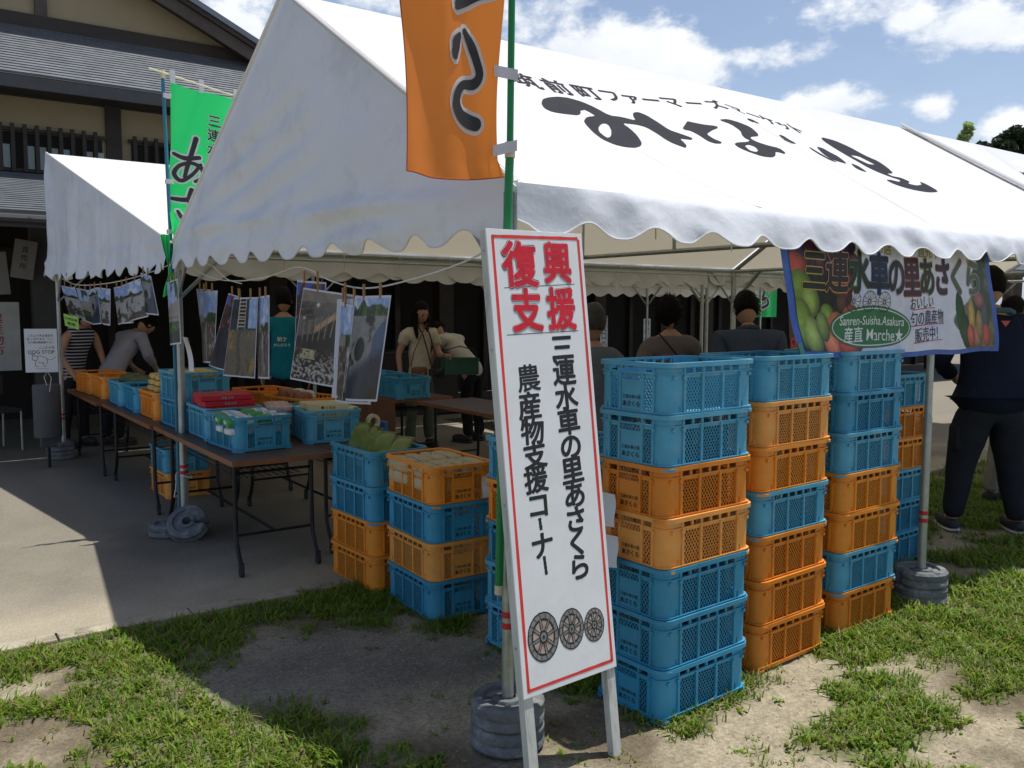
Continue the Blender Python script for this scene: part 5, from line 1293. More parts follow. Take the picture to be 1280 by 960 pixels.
    for i in range(4):
        pack('dark green vegetable bag, %s on the far crates' % ['first', 'second', 'third', 'fourth'][i], (-.05 + .08 * (i % 2), 5.62 + .2 * i, zc + .15), R(30 * i), (.2, .15, .09), mat('leafy_bag', (.09, .12, .05), .5, var=.5, vscale=30, bump=.6, bscale=30), grp='vegetable bags on the far crates', soft=.7)
    for i in range(5):
        pack('clear bag of dried goods, %s in the orange crate' % ['nearest', 'second', 'middle', 'fourth', 'farthest'][i], (.60 + .06 * (i % 2), 3.46 + .085 * i, zc + .13), R(40 * i), (.13, .11, .12), CLEAR if i % 2 else mat('brown_dried_goods', (.26, .10, .05), .5, var=.5, vscale=40), grp='bagged goods in the orange crate', soft=.75)
    # green foil pouches leaning in the crate by the table
    for i in range(7):
        y = 2.145 - i * .052; x = .40
        T = thing('foil_pouch', 'shiny green foil pouch, %s in the leaning row on the left crate stack' % ['nearest the table', 'second', 'third', 'fourth', 'fifth', 'sixth', 'seventh'][i], 'pouch', (.37 + .012 * i, y, .66), 0, 'green foil pouches')
        def pf(v):
            k = abs(v.z); return Vector((v.x * (1 - .12 * k ** 4), v.y * (1 - .85 * k ** 3), v.z))
        b = MB().blob((0, 0, .11), (.058, .029, .125), 22, 14, .38, fn=pf)
        part('foil_bag', b, FOIL, T, smooth=True); part('sealed_top', MB().span((-.05, -.002, .228), (.05, .002, .247)), FOIL, T)
        T.rotation_euler = (R(-30 - 4 * i + random.uniform(-5, 5)), 0, R(-55 + random.uniform(-7, 7)))
        T.location.z = .655
    # wrapped bundles in the orange crate
    BUN = mat('cream_wrapping', (.50, .41, .25), .6, var=.15, bump=.4, bscale=30)
    SP = mat('dark_twig_print', (.10, .06, .03), .6)
    for i in range(4):
        for j in range(2):
            x = .375 + .088 * i; y = 1.29 + .25 * j
            T = thing('wrapped_bundle', 'cream wrapped bundle with dark marks, %s column, %s in the topmost orange crate' % (['first', 'second', 'third', 'fourth'][i], ['near' if j == 0 else 'far'][0]), 'bundle', (x, y, 3 * PITCH + .135), R(-91 + random.uniform(-3, 3)), 'cream wrapped bundles')
            part('wrapper', MB().blob((0, 0, .03), (.118, .042, .036), 20, 10, .45), BUN, T, smooth=True)
            for k in range(6):
                cx, cy = random.uniform(-.09, .09), random.uniform(-.03, .03); a = random.uniform(0, 3.1); L = random.uniform(.008, .016)
                part('printed_mark', MB().box((cx, cy, .0665), (L, .003, .001), Matrix.Rotation(a, 3, 'Z')), SP, T)
            part('wrapper_underside', MB().blob((0, 0, -.035), (.116, .041, .034), 16, 8, .45), BUN, T, smooth=True)
table_goods()
def dispenser():
    T = thing('tape_dispenser', 'blue tape dispenser with a pale tape roll beside the green pouches', 'dispenser', (.77, 2.70, TZ - .0), R(10))
    BL = mat('blue_dispenser_plastic', (.05, .13, .38), .4)
    part('base', MB().prism([(-.10, -.035), (.10, -.035), (.10, .035), (-.10, .035)], .0, .045), BL, T, bevel=.006)
    part('back_arm', MB().span((-.10, -.03, .045), (-.045, .03, .085)).span((.075, -.03, .045), (.10, .03, .095)), BL, T, bevel=.004)
    part('tape_roll', MB().lathe([(.030, -.012), (.052, -.012), (.052, .012), (.030, .012)], 24, closed=True), CREAM, T, smooth=True, loc=(0, 0, .10), rot=(math.pi / 2, 0, 0))
dispenser()

# ------------------------------------------------------------------ prints hung on the ropes
def picture(kind, w=46, h=64, seed=0):
    yy, xx = np.mgrid[0:h, 0:w]; u = (xx + .5) / w; v = (yy + .5) / h      # v down
    n1 = fbm(u * 5, v * 7, 5, seed); n2 = fbm(u * 16, v * 20, 4, seed + 3); n3 = vnoise(u * 30, v * 44, seed + 5)
    img = np.zeros((h, w, 3))
    def mix(m, c): 
        m = np.clip(m, 0, 1)[..., None]; img[:] = img * (1 - m) + np.array(c) * m
    if kind in ('street', 'river', 'flood'):
        hz = {'street': .42, 'river': .16, 'flood': .36}[kind]
        img[:] = np.array([.55, .64, .82]); mix(sstep(.45, .7, n1), (.76, .80, .88))
        tl = hz - .10 + .12 * (vnoise(u * 6, seed * 1.0 + u * 0, 1) - .4)
        mix(sstep(tl - .01, tl + .01, v), (.16, .22, .14)); mix(sstep(tl, tl + .01, v) * sstep(.5, .65, n2), (.28, .36, .18))
        if kind == 'street': mix(sstep(tl, tl + .01, v) * (u < .3 + .1 * n1) * 1.0, (.55, .53, .50))
        g = sstep(hz, hz + .015, v)
        if kind == 'river':
            mix(g, (.50, .50, .50)); e = sstep(.0, .03, u - (1.15 - v * 1.0 + .08 * np.sin(v * 14))); mix(g * e, (.30, .37, .50)); mix(sstep(.55, .75, v + (u - .5) * .3), (.15, .18, .24)); mix(g * sstep(.62, .72, n1) * sstep(.4, .3, v * 0 + .2), (.14, .13, .12))
            mix(sstep(.0, .02, .2 - np.hypot((u - .38) * 1.2, (v - .5) * 1.6)), (.12, .11, .10))
        elif kind == 'flood':
            mix(g, (.62, .62, .62)); mix(g * sstep(.50, .62, n1 + (v - .6) * .5), (.25, .21, .17)); mix(g * sstep(.6, .8, n2), (.42, .40, .36))
        else:
            mix(g, (.34, .31, .28)); mix(g * sstep(.55, .7, n2), (.52, .48, .42)); mix(g * sstep(.62, .72, n1), (.18, .15, .13))
            for k in range(3): mix((np.abs(u - .5 - (k - 1) * .3 * (v - .4)) < .012) * g, (.66, .66, .66))
    elif kind == 'barn':
        img[:] = np.array([.20, .18, .17]); mix((v < .32 + .2 * (1 - u)) * sstep(.3, .6, n1), (.42, .39, .37))
        for k in range(5): mix((np.abs(v - (.03 + .035 * k) - (.10 + .05 * k) * (1 - u)) < .006) * 1.0, (.42, .39, .36))
        mix(((v - .08 - .0 * u) < (1 - u) * .04) * 1.0, (.5, .46, .42)); mix((np.abs((u - .55) * .6 + v - .30) < .04) * (u > .35), (.68, .55, .42))
        for k in range(6): mix((np.abs(u - .12 - .11 * k) < .008) * (v > .34 - .03 * k) * (v < .62 - .03 * k), (.50, .47, .44))
        mix(sstep(.5, .62, v), (.20, .17, .15)); mix(sstep(.55, .8, v) * sstep(.52, .6, n3), (.56, .54, .52)); mix(sstep(.78, .86, v) * sstep(.45, .55, n3), (.62, .61, .60))
        cr = (np.abs(u - .30) < .16) * (np.abs(v - .70) < .055); mix(cr, (.66, .62, .50)); mix(cr * (n3 > .6), (.30, .27, .22)); mix(sstep(.05, .0, np.hypot((u - .33), (v - .14) * 1.3)), (.95, .95, .98)); mix(sstep(.035, .0, np.hypot((u - .10), (v - .30) * 1.3)), (.9, .9, .95))
    elif kind == 'mud':
        img[:] = np.array([.16, .22, .28]); mix((v < .42) * sstep(.4, .6, n1), (.10, .12, .11)); mix((v < .38) * (u > .72), (.60, .70, .86))
        lad = (np.abs(u - .32) < .018) | (np.abs(u - .60) < .018); mix(lad * (v < .4), (.72, .66, .58))
        for k in range(8): mix((np.abs(v - .04 - .045 * k) < .008) * (u > .32) * (u < .60), (.70, .66, .60))
        g = sstep(.38, .46, v + .05 * n1); mix(g, (.44, .41, .35)); mix(g * sstep(.5, .68, n1), (.62, .50, .28)); mix(g * sstep(.55, .7, n2), (.30, .28, .24)); mix(g * sstep(.07, .03, np.abs(u - .45 - .05 * np.sin(v * 9))), (.32, .31, .28))
    elif kind == 'dark':
        img[:] = np.array([.10, .11, .15]); mix((v < .14) * 1.0, (.22, .36, .74)); mix(sstep(.5, .66, n1) * (v < .5), (.30, .17, .12)); mix(sstep(.6, .75, n2) * (v < .5), (.65, .30, .18)); mix(sstep(.5, .7, v), (.09, .11, .17)); mix(sstep(.62, .7, n3) * (v > .5), (.17, .19, .25))
    elif kind == 'bank':
        img[:] = np.array([.62, .70, .84]); mix(sstep(.5, .62, n1 + (.3 - v) * .4) * (v < .45) * (u > .35), (.22, .30, .22)); mix(sstep(.38, .44, v + .1 * u), (.56, .53, .50)); mix((np.abs((v * 12) % 1 - .5) > .46) * (v > .45) * (v < .7), (.34, .33, .31)); mix(sstep(.66, .72, v + .06 * n2), (.14, .26, .10)); mix(sstep(.5, .6, n2) * (v > .7), (.26, .38, .14)); mix(sstep(.9, .95, v + u * .15), (.16, .15, .15))
    elif kind == 'blank': img[:] = np.array([.72, .75, .86])
    img *= (.84 + .34 * n2)[..., None]
    return np.clip(img, 0, 1)
PEG = mat('tan_clothes_peg', (.34, .19, .08), .6)
def hung(label, quad, kind, seed, lay=0.0, pegs=2, x0=-.10, plane=None, curl=.012):
    """quad: corners TL TR BR BL in (y, z) on the rope plane, or 3-D"""
    P = [Vector((x0 - lay, y, z)) if len(q) == 2 else Vector(q) for q in quad for (y, z) in [q[-2:]]]
    TLc, TRc, BRc, BLc = P; nrm = (TRc - TLc).cross(BLc - TLc).normalized()
    if nrm.x > 0: nrm = -nrm
    T = thing('photo_print', label, 'photo', tuple((TLc + TRc) / 2), 0, 'photo prints hung on the rope'); base = Vector(T.location)
    def S(u, v, l=0):
        p = (TLc * (1 - u) + TRc * u) * v + (BLc * (1 - u) + BRc * u) * (1 - v)
        c = curl * math.sin(math.pi * u) * (1.2 - v) + curl * .6 * math.sin(u * 5 + seed) * (1 - v)
        return p + nrm * (c + l)
    part('paper_sheet', MB().grid(lambda u, v: tuple(S(u, v) - base), 12, 10), mat('photo_paper', (.60, .62, .72), .4, var=.03, trans=.08), T, smooth=True)
    W = (TRc - TLc).length; H = (TLc - BLc).length; m = .010
    if kind != 'blank':
        color_mesh('printed_image', lambda u, v: tuple(S(m / W + u * (1 - 2 * m / W), m / H + v * (1 - 2 * m / H), .0016) - base), picture(kind, seed=seed), PRINTM, T)
    for k in range(pegs):
        p = S((k + .6) / (pegs + .2), 1.0) - base
        part('clothes_peg', MB().box((p.x, p.y, p.z + .018), (.008, .010, .062)), PEG, T)
    return T
HUNG = [
 ('A', 'narrow print behind the large barn picture, left edge', [(1.75, 1.68), (1.39, 1.66), (1.42, 1.2), (1.81, 1.2)], 'dark', .0), ('B', 'large tilted print of a dark wrecked barn with debris', [(1.62, 1.64), (.95, 1.59), (1.21, 1.18), (1.82, 1.18)], 'barn', .02),
 ('C', 'plain back of a pale sheet between the barn and river prints', [(1.19, 1.58), (.94, 1.58), (1.07, 1.15), (1.28, 1.13)], 'blank', .035), ('D', 'narrow print with a house and mud, partly behind the river print', [(1.12, 1.56), (.92, 1.55), (.84, 1.14), (1.21, 1.12)], 'street', .05),
 ('E', 'print of a flooded river bank, rightmost on the front rope', [(.94, 1.59), (.61, 1.59), (.76, 1.16), (1.07, 1.14)], 'river', .065),
 ('F', 'slanting dark bluish print, left of the muddy ladder picture', [(2.86, 1.63), (2.59, 1.6), (2.79, 1.15), (3.3, 1.17)], 'dark', .0), ('G', 'print of a muddy floor with a ladder', [(2.67, 1.6), (2.25, 1.6), (2.32, 1.15), (2.89, 1.13)], 'mud', .03), ('H', 'narrow brown print right of the ladder picture', [(2.32, 1.6), (2.12, 1.61), (2.13, 1.16), (2.32, 1.15)], 'street', .012),
 ('I', 'pale narrow print behind the street picture', [(3.63, 1.67), (3.3, 1.66), (3.31, 1.22), (3.49, 1.22)], 'bank', -.02), ('J', 'print of a blue sky over a wrecked street', [(3.48, 1.65), (3.08, 1.65), (3.2, 1.19), (3.47, 1.18)], 'street', .0),
 ('K', 'print of a stone wall and grass hung at the double tent leg', [(4.25, 1.75), (3.86, 1.77), (3.80, 1.3), (4.22, 1.27)], 'bank', .25)]
for i, (k, lab, q, kind, lay) in enumerate(HUNG): 
    if k == 'K': q = [(-.30, 3.50, 1.705), (-.29, 3.27, 1.725), (-.29, 3.26, 1.315), (-.30, 3.47, 1.295)]
    hung(lab, q, kind, i + 2, lay)
HL = [('farthest left print of trees over flood water', [(-.48, 6.68, 1.75), (-.44, 6.17, 1.72), (-.42, 5.83, 1.44), (-.46, 6.4, 1.49)], 'flood'), ('second print from the far left, dark trees', [(-.43, 6.17, 1.72), (-.40, 5.73, 1.69), (-.39, 5.58, 1.4), (-.42, 5.97, 1.44)], 'bank'),
      ('third print from the far left, grey water', [(-.41, 5.72, 1.69), (-.39, 5.39, 1.71), (-.38, 5.3, 1.41), (-.40, 5.6, 1.4)], 'river'), ('fourth print from the far left with a dark tree', [(-.39, 5.39, 1.71), (-.36, 5.02, 1.69), (-.36, 5.08, 1.4), (-.38, 5.38, 1.42)], 'flood'),
      ('fifth print from the far left, tree over water', [(-.35, 4.95, 1.7), (-.33, 4.62, 1.71), (-.32, 4.45, 1.43), (-.35, 4.86, 1.41)], 'flood'), ('tilted print of a debris pile under white sky', [(-.35, 4.64, 1.71), (-.32, 4.17, 1.75), (-.31, 4.03, 1.48), (-.34, 4.48, 1.43)], 'flood'),
      ('print with a tree and muddy road next to the green flag', [(-.32, 4.15, 1.79), (-.30, 3.93, 1.76), (-.29, 3.80, 1.49), (-.31, 4.05, 1.5)], 'river')]
for i, (lab, q, kind) in enumerate(HL): hung(lab, q, kind, 20 + i)
T = thing('green_card', 'small lime green card with dark writing pinned to the far left prints', 'card', (-.47, 6.4, 1.42)); base = Vector(T.location)
q = [Vector(p) for p in ((-.50, 6.48, 1.49), (-.46, 5.93, 1.46), (-.46, 5.92, 1.35), (-.50, 6.40, 1.38))]
gs = lambda u, v, l=0: (q[0] * (1 - u) + q[1] * u) * v + (q[3] * (1 - u) + q[2] * u) * (1 - v) + Vector((-l, 0, 0)) - base
part('card_sheet', MB().grid(lambda u, v: tuple(gs(u, v)), 4, 4), mat('lime_card', (.36, .62, .10), .6), T)
letters('card_writing', [('九州北部', .5, .68, .22, 1.0), ('豪雨', .5, .30, .26, 1.2)], lambda x, y, l: gs(x, y, .003), INK, T, off=.01)
T = part('paper_strip', MB().grid(lambda u, v: (-.20 + .008 * math.sin(v * 4), 3.52 - .12 * u - .10 * (1 - v), 1.13 + .22 * v), 4, 8), PAPER, smooth=True); tag(T, 'blank pale paper strip hanging below the stone wall print', 'paper')

def rope(label, pts, r=.0035, m=ROPEM, name='rope'):
    c = catmull(pts, 10); o = part(name, MB().tube([tuple(p) for p in c], r, 6), m, smooth=True); tag(o, label, 'rope'); return o
rope('white rope sagging under the gable with the photo prints', [(-.20, 3.58, 1.86), (-.12, 3.2, 1.74), (-.10, 2.7, 1.70), (-.09, 2.2, 1.71), (-.08, 1.76, 1.745), (-.09, 1.35, 1.665), (-.10, .98, 1.625), (-.09, .6, 1.65), (-.05, .22, 1.715), (.0, .03, 1.80)])
rope('thin rope carrying the far left prints', [(-.22, 3.62, 1.84), (-.30, 4.3, 1.77), (-.37, 5.2, 1.735), (-.43, 6.2, 1.75), (-.45, 7.15, 1.86)])
rope('loose white cord knotted under the gable hem', [(-.14, 3.35, 1.84), (-.14, 3.05, 1.80), (-.13, 2.8, 1.715), (-.12, 2.55, 1.68)], .003)
rope('white string tied round the double leg near the ground', [(-.24, 3.57, .42), (-.17, 3.53, .40), (-.17, 3.64, .41), (-.25, 3.60, .43), (-.27, 3.55, .36), (-.29, 3.53, .28)], .003)

# ------------------------------------------------------------------ notices and small background things
def notice(name, label, cat, c, w, h, m, yaw=0, roll=0, items=(), ink=None, thick=.006, pics=()):
    T = thing(name, label, cat, c, rot=(0, roll, yaw))
    part('board', MB().span((-w / 2, 0, -h / 2), (w / 2, thick, h / 2)), m, T)
    fn = lambda x, y, l: Vector((x, -.0015 - l, y))
    for it, im in items: letters('writing', it, fn, im, T, off=.012)
    return T
n = notice('hanging_notice', 'white notice with handwriting and a small dog drawing hung at the far left tent leg', 'notice', (-.63, 7.02, 1.13), .285, .42, PAPER, R(-20), 0,
    [([('これより先は食品を', .0, .145, .026, .95), ('扱っております。ペット', .0, .112, .023, .95), ('の入場は御遠慮下さい', .0, .080, .024, .95), ('ここから先', .05, .030, .028)], INK), ([('DOG STOP', 0.0, -.012, .047, 1.0)], INK)])
fn = lambda x, y, l: Vector((x, -.002 - l, y))
strokes_on('dog_drawing', [([(-.075, -.055), (-.08, -.085), (-.045, -.095), (-.03, -.07), (-.05, -.05), (-.075, -.055)], [.004] * 6), ([(-.04, -.055), (-.01, -.05), (.03, -.065), (.05, -.09), (.045, -.13)], [.004] * 5),
    ([(-.045, -.095), (-.055, -.125), (-.05, -.15), (-.03, -.152)], [.004] * 4), ([(-.03, -.11), (-.01, -.12), (.015, -.118), (.02, -.15), (.04, -.153)], [.004] * 5), ([(.05, -.08), (.08, -.09), (.13, -.06)], [.003] * 3), ([(-.07, -.053), (-.085, -.035), (-.06, -.035)], [.005] * 3), ([(-.06, -.175), (.06, -.172)], [.002] * 2)], 0, fn, INK, n, 0, cell=1)
T = thing('grey_roll', 'dark grey cylinder standing on a thin pole behind the hanging notice', 'post', (-.62, 6.85, .014))
part('pole', MB().tube([(0, 0, 0), (0, 0, .26)], .014, 8), BLACKM, T, smooth=True)
part('drum', MB().lathe([(0, .30), (.12, .30), (.122, .32), (.122, .78), (.118, .80), (0, .80)], 20), MIDGREY, T, smooth=True)
part('lower_box', MB().span((-.07, -.05, .20), (.07, .05, .31)), MIDGREY, T, bevel=.01)
part('hanging_cord', MB().tube([(-.01, -.125, .80), (-.03, -.125, .88), (0, -.12, .93), (.03, -.125, .87), (.01, -.125, .74)], .003, 5), ROPEM, T)
RK = mat('faded_red_ink', (.34, .05, .04), .6)
notice('standing_poster', 'white standing poster with faded red characters at the left edge', 'poster', (-.83, 9.55, 1.20), .56, .82, mat('dim_poster_paper', (.45, .46, .46), .6), 0, 0, [([(c, .03 if k < 99 else 0, .22 - .13 * k, .13, 1.3) for k, c in enumerate('農産物市')], RK)])
notice('hanging_poster', 'small greyish poster hanging crooked from the building beam at left', 'poster', (-.48, 9.5, 2.12), .24, .46, mat('dim_poster_grey', (.25, .25, .26), .6), 0, R(9), [([(c, 0, .12 - .1 * k, .08) for k, c in enumerate('直売所')], INK)])
notice('hanging_poster', 'pale narrow sheet on the post at the far left', 'poster', (-.72, 9.5, 1.95), .14, .5, mat('dim_poster_grey', (.25, .25, .26), .6), 0, R(-4), ())
notice('vertical_sign', 'narrow white vertical sign with black characters, seen just right of the leaning board', 'notice', (8.20, 8.9, 1.15), .17, .56, PAPER, 0, 0, [([(c, 0, .2 - .13 * k, .13) for k, c in enumerate('出入口へ')], INK)])
notice('vertical_sign', 'narrow white vertical sign with black characters, by the thin far leg', 'notice', (9.22, 8.9, 1.10), .17, .56, PAPER, 0, 0, [([(c, 0, .2 - .13 * k, .13) for k, c in enumerate('特産品店')], INK)])
T = notice('cafe_board', 'tall menu board with a coffee cup picture at the left edge of the fruit banner', 'menu board', (6.22, 3.45, 1.36), .36, .64, mat('dark_brown_board', (.09, .05, .035), .5), 0, R(-6), ())
fn = lambda x, y, l: Vector((x, -.003 - l, y))
def dsk(T, cx, cy, rx, ry, m, l): flat_on('printed_shape', [(cx, cy)] + [(cx + rx * math.cos(.3 * i), cy + ry * math.sin(.3 * i)) for i in range(21)], [(0, i + 1, (i + 1) % 21 + 1) for i in range(21)], lambda x, y, q: Vector((x, -.003 - l, y)), m, T)
dsk(T, .02, .16, .11, .055, mat('teal_saucer', (.12, .22, .22), .4), 0); dsk(T, .02, .19, .07, .055, mat('cup_white', (.55, .56, .52), .4), .002); dsk(T, .02, .205, .05, .025, DARKWOOD, .003)
dsk(T, .03, -.03, .12, .09, mat('toast', (.62, .38, .18), .5), 0); dsk(T, .04, -.02, .08, .06, mat('cream_toast', (.72, .60, .42), .5), .002)
part('red_strip', MB().span((-.17, -.004, -.20), (.17, -.001, -.11)), REDTAPE, T); letters('writing', [('モーニング', 0, -.155, .06)], lambda x, y, l: Vector((x, -.006, y)), mat('cup_white', (.6, .6, .6)), T)
part('lower_wood', MB().span((-.17, -.003, -.31), (.17, -.001, -.21)), mat('tan_wood', (.36, .20, .09), .6), T)
T = thing('banner_flag', 'small bright green flag with one black character hanging far back under the tents', 'flag', (10.45, 7.32, 1.3), group='vertical banner flags')
part('cloth', MB().grid(lambda u, v: (-.36 + .72 * u, .03 * math.sin(u * 9), .12 + .62 * v), 12, 12), GFLAG, T, smooth=True)
strokes_on('brush_character', [([(-.12, .62), (-.04, .56), (-.10, .42), (.02, .44), (.06, .34), (-.08, .28)], [.05] * 6)], .02, lambda x, y, l: Vector((x, -.035, y)), FLAGW, T, 0)
strokes_on('brush_character', [([(-.12, .62), (-.04, .56), (-.10, .42), (.02, .44), (.06, .34), (-.08, .28)], [.05] * 6)], 0, lambda x, y, l: Vector((x, -.040, y)), FLAGK, T, 0)
part('pole', MB().tube([(-.38, .02, -1.2), (-.38, .02, .85)], .014, 8), BLACKM, T)
# dark furnishings glimpsed between the visitors
for i, (x, y, w, h, lab) in enumerate(((6.9, 8.6, 1.1, .75, 'dark low cabinet far behind the tents'), (4.2, 8.8, 1.6, .9, 'dark counter against the far building front'))):
    T = thing('counter', lab, 'counter', (x, y, .014)); part('counter_body', MB().span((-w / 2, -.3, 0), (w / 2, .3, h)), DARKWALL, T, bevel=.01); part('counter_top', MB().span((-w / 2 - .03, -.33, h + .001), (w / 2 + .03, .33, h + .03)), DARKWOOD, T)
def bench(loc, rz, lab):
    T = thing('steel_chair', lab, 'chair', loc, rz)
    part('seat', MB().span((-.2, -.2, .41), (.2, .2, .45)), RUBBER, T, bevel=.01)
    for sx in (-.18, .18): part('leg', MB().tube([(sx, -.2, 0), (sx, -.2, .42), (sx, .0, .43), (sx, .2, .42), (sx, .22, 0)], .011, 8), STEEL, T, smooth=True)
    part('backrest', MB().span((-.19, .19, .58), (.19, .21, .80)), RUBBER, T, bevel=.008)
bench((-.95, 8.3, .014), R(20), 'folding chair with steel legs standing in the shade at far left')
bench((-1.4, 8.7, .014), R(-15), 'dark chair behind the steel-legged one at far left')

# ------------------------------------------------------------------ people
def skin_obj(name, J, E, m, parent, lv=2, smooth_only=True):
    names = list(J); me = bpy.data.meshes.new('tmp'); me.from_pydata([J[k][:3] for k in names], [(names.index(a), names.index(b)) for a, b in E], [])
    o = bpy.data.objects.new('tmp', me); COL.objects.link(o)
    o.modifiers.new('s', 'SKIN'); sv = me.skin_vertices[0].data
    for i, k in enumerate(names):
        r = J[k][3]; sv[i].radius = r if isinstance(r, tuple) else (r, r); sv[i].use_root = (i == 0)
    o.modifiers['s'].use_smooth_shade = True
    s = o.modifiers.new('u', 'SUBSURF'); s.levels = lv
    bpy.context.view_layer.update(); dg = bpy.context.evaluated_depsgraph_get()
    nm = bpy.data.meshes.new_from_object(o.evaluated_get(dg)); bpy.data.objects.remove(o); bpy.data.meshes.remove(me)
    nm.name = name; nm.materials.clear(); nm.materials.append(m); nm.polygons.foreach_set('use_smooth', [True] * len(nm.polygons))
    return nm
def head_geo(c, rot, s=1.0):
    def f(v):
        x, y, z = v
        # y negative is the face side
        jaw = 1 - .34 * max(0, -z) ** 1.5; y2 = y * (1 - .12 * max(0, -z))
        if y < 0: y2 -= .10 * math.exp(-((x / .16) ** 2 + ((z + .12) / .16) ** 2)); y2 += .07 * (math.exp(-(((abs(x) - .34) / .16) ** 2 + ((z - .06) / .10) ** 2))); y2 -= .035 * math.exp(-((x / .25) ** 2 + ((z + .42) / .07) ** 2)); y2 -= .06 * math.exp(-((x / .3) ** 2 + ((z + .80) / .16) ** 2))
        return Vector((x * jaw, y2, z))
    b = MB().blob(c, (.074 * s, .093 * s, .115 * s), 28, 22, 1, fn=f, rot=rot)
    for sx in (-1, 1): b.blob(Vector(c) + rot @ Vector((sx * .074 * s, .012 * s, -.004 * s)), (.010 * s, .020 * s, .030 * s), 8, 6, 1, rot=rot)
    return b
def person(label, loc, rz, shirt, pants, H=1.60, lean=0, nod=0, arms=None, hair='short', sleeve='short', shoes=None, skirt=False, fat=1.0, legs=None, hairm=None, drop=0, extra=None, twist=0):
    """upright figure facing -Y before turning; lean and nod in degrees forwards"""
    s = H / 1.62; T = thing('person', label, 'person', loc, rz); hz = .86 * s - drop
    la = R(lean); fw = lambda d, side=0, out=0: (side, out * math.cos(la) - d * math.sin(la), hz + d * math.cos(la) + out * math.sin(la) * 0)
    ch = fw(.36 * s); nk = fw(.50 * s); J = {}
    J['pel'] = (0, 0, hz, (.098 * s * fat, .074 * s * fat)); J['wst'] = (*fw(.15 * s), (.092 * s * fat, .068 * s * fat)); J['chs'] = (*fw(.34 * s), (.118 * s * fat, .080 * s * fat)); J['upc'] = (*fw(.455 * s), (.10 * s, .066 * s)); J['nk'] = (*fw(.525 * s), .052 * s)
    na = la + R(nod) * .6; hd = Vector(J['nk'][:3]) + Vector((0, -math.sin(na), math.cos(na))) * .045 * s; J['nk2'] = (*hd, .050 * s)
    E = [('pel', 'wst'), ('wst', 'chs'), ('chs', 'upc'), ('upc', 'nk'), ('nk', 'nk2')]
    arms = arms or {}
    for sd, sx in (('L', -1), ('R', 1)):
        sh = fw(.452 * s, sx * .160 * s * (fat ** .5)); J['sh' + sd] = (*sh, .054 * s)
        el, wr = arms.get(sd, ((sx * .23, .02, hz + .15 * s), (sx * .24, -.06, hz - .08 * s)))
        J['el' + sd] = (*el, .040 * s); J['wr' + sd] = (*wr, .027 * s); d = (Vector(wr) - Vector(el)).normalized()
        pm = Vector(wr) + d * .065 * s; J['pm' + sd] = (*pm, (.030 * s, .018 * s))
        E += [('upc', 'sh' + sd), ('sh' + sd, 'el' + sd), ('el' + sd, 'wr' + sd), ('wr' + sd, 'pm' + sd)]
        side = d.cross(Vector((1, 0, 0))).normalized() if abs(d.x) < .9 else Vector((0, 1, 0)); inn = Vector((-sx, -.2, -.2)).normalized()
        for k in range(4):
            a = pm + side * (k - 1.5) * .017 * s + d * .028 * s; b_ = a + d * (.034 - .004 * abs(k - 1.4)) * s + inn * .010; e_ = b_ + d * .020 * s + inn * .020
            for q, p in (('a', a), ('b', b_), ('c', e_)): J['f%s%d%s' % (sd, k, q)] = (*p, .0085 * s)
            E += [('pm' + sd, 'f%s%da' % (sd, k)), ('f%s%da' % (sd, k), 'f%s%db' % (sd, k)), ('f%s%db' % (sd, k), 'f%s%dc' % (sd, k))]
        th = Vector(wr) + d * .03 * s - side * .034 * s; J['t' + sd] = (*th, .010 * s); th2 = th + d * .035 * s + inn * .012; J['u' + sd] = (*th2, .009 * s); E += [('wr' + sd, 't' + sd), ('t' + sd, 'u' + sd)]
        lg = (legs or {}).get(sd, ((sx * .10, -.02, .47 * s), (sx * .11, .02, .085 * s)))
        hip = (sx * .085 * s, 0, hz - .06 * s); J['hp' + sd] = (*hip, .074 * s * fat); J['kn' + sd] = (*lg[0], .058 * s * fat); J['an' + sd] = (*lg[1], .040 * s)
        ft = (lg[1][0] + sx * .015, lg[1][1] - .13 * s, .035); J['ft' + sd] = (*ft, .034 * s); E += [('pel', 'hp' + sd), ('hp' + sd, 'kn' + sd), ('kn' + sd, 'an' + sd), ('an' + sd, 'ft' + sd)]
    body = skin_obj('body', J, E, SKIN, T, 1)
    # head joined to the same mesh
    ha = la + R(nod); hrot = Matrix.Rotation(R(twist), 3, 'Z') @ Matrix.Rotation(ha, 3, 'X'); hc = Vector(J['nk2'][:3]) + Vector((0, -math.sin(ha), math.cos(ha))) * .105 * s + Vector((0, -.012, 0))
    hb = head_geo(hc, hrot, s); hm = hb.mesh('h', SKIN, True); bm = bmesh.new(); bm.from_mesh(body); bm.from_mesh(hm); bm.to_mesh(body); bm.free(); body.polygons.foreach_set('use_smooth', [True] * len(body.polygons))
    link('body', body, T)
    # face marks
    if hair != 'back':
        for sx in (-1, 1):
            eb = MB(); eb.blob(hc + hrot @ Vector((sx * .028 * s, -.083 * s, .006 * s)), (.011 * s, .006 * s, .005 * s), 8, 6); part('eyebrow', MB().blob(hc + hrot @ Vector((sx * .029 * s, -.086 * s, .026 * s)), (.015 * s, .004 * s, .003 * s), 8, 6), HAIR, T, smooth=True)
            part('eye', eb, HAIR, T, smooth=True)
        part('lips', MB().blob(hc + hrot @ Vector((0, -.089 * s, -.050 * s)), (.018 * s, .005 * s, .006 * s), 8, 6), mat('lips', (.36, .12, .10), .5), T, smooth=True)
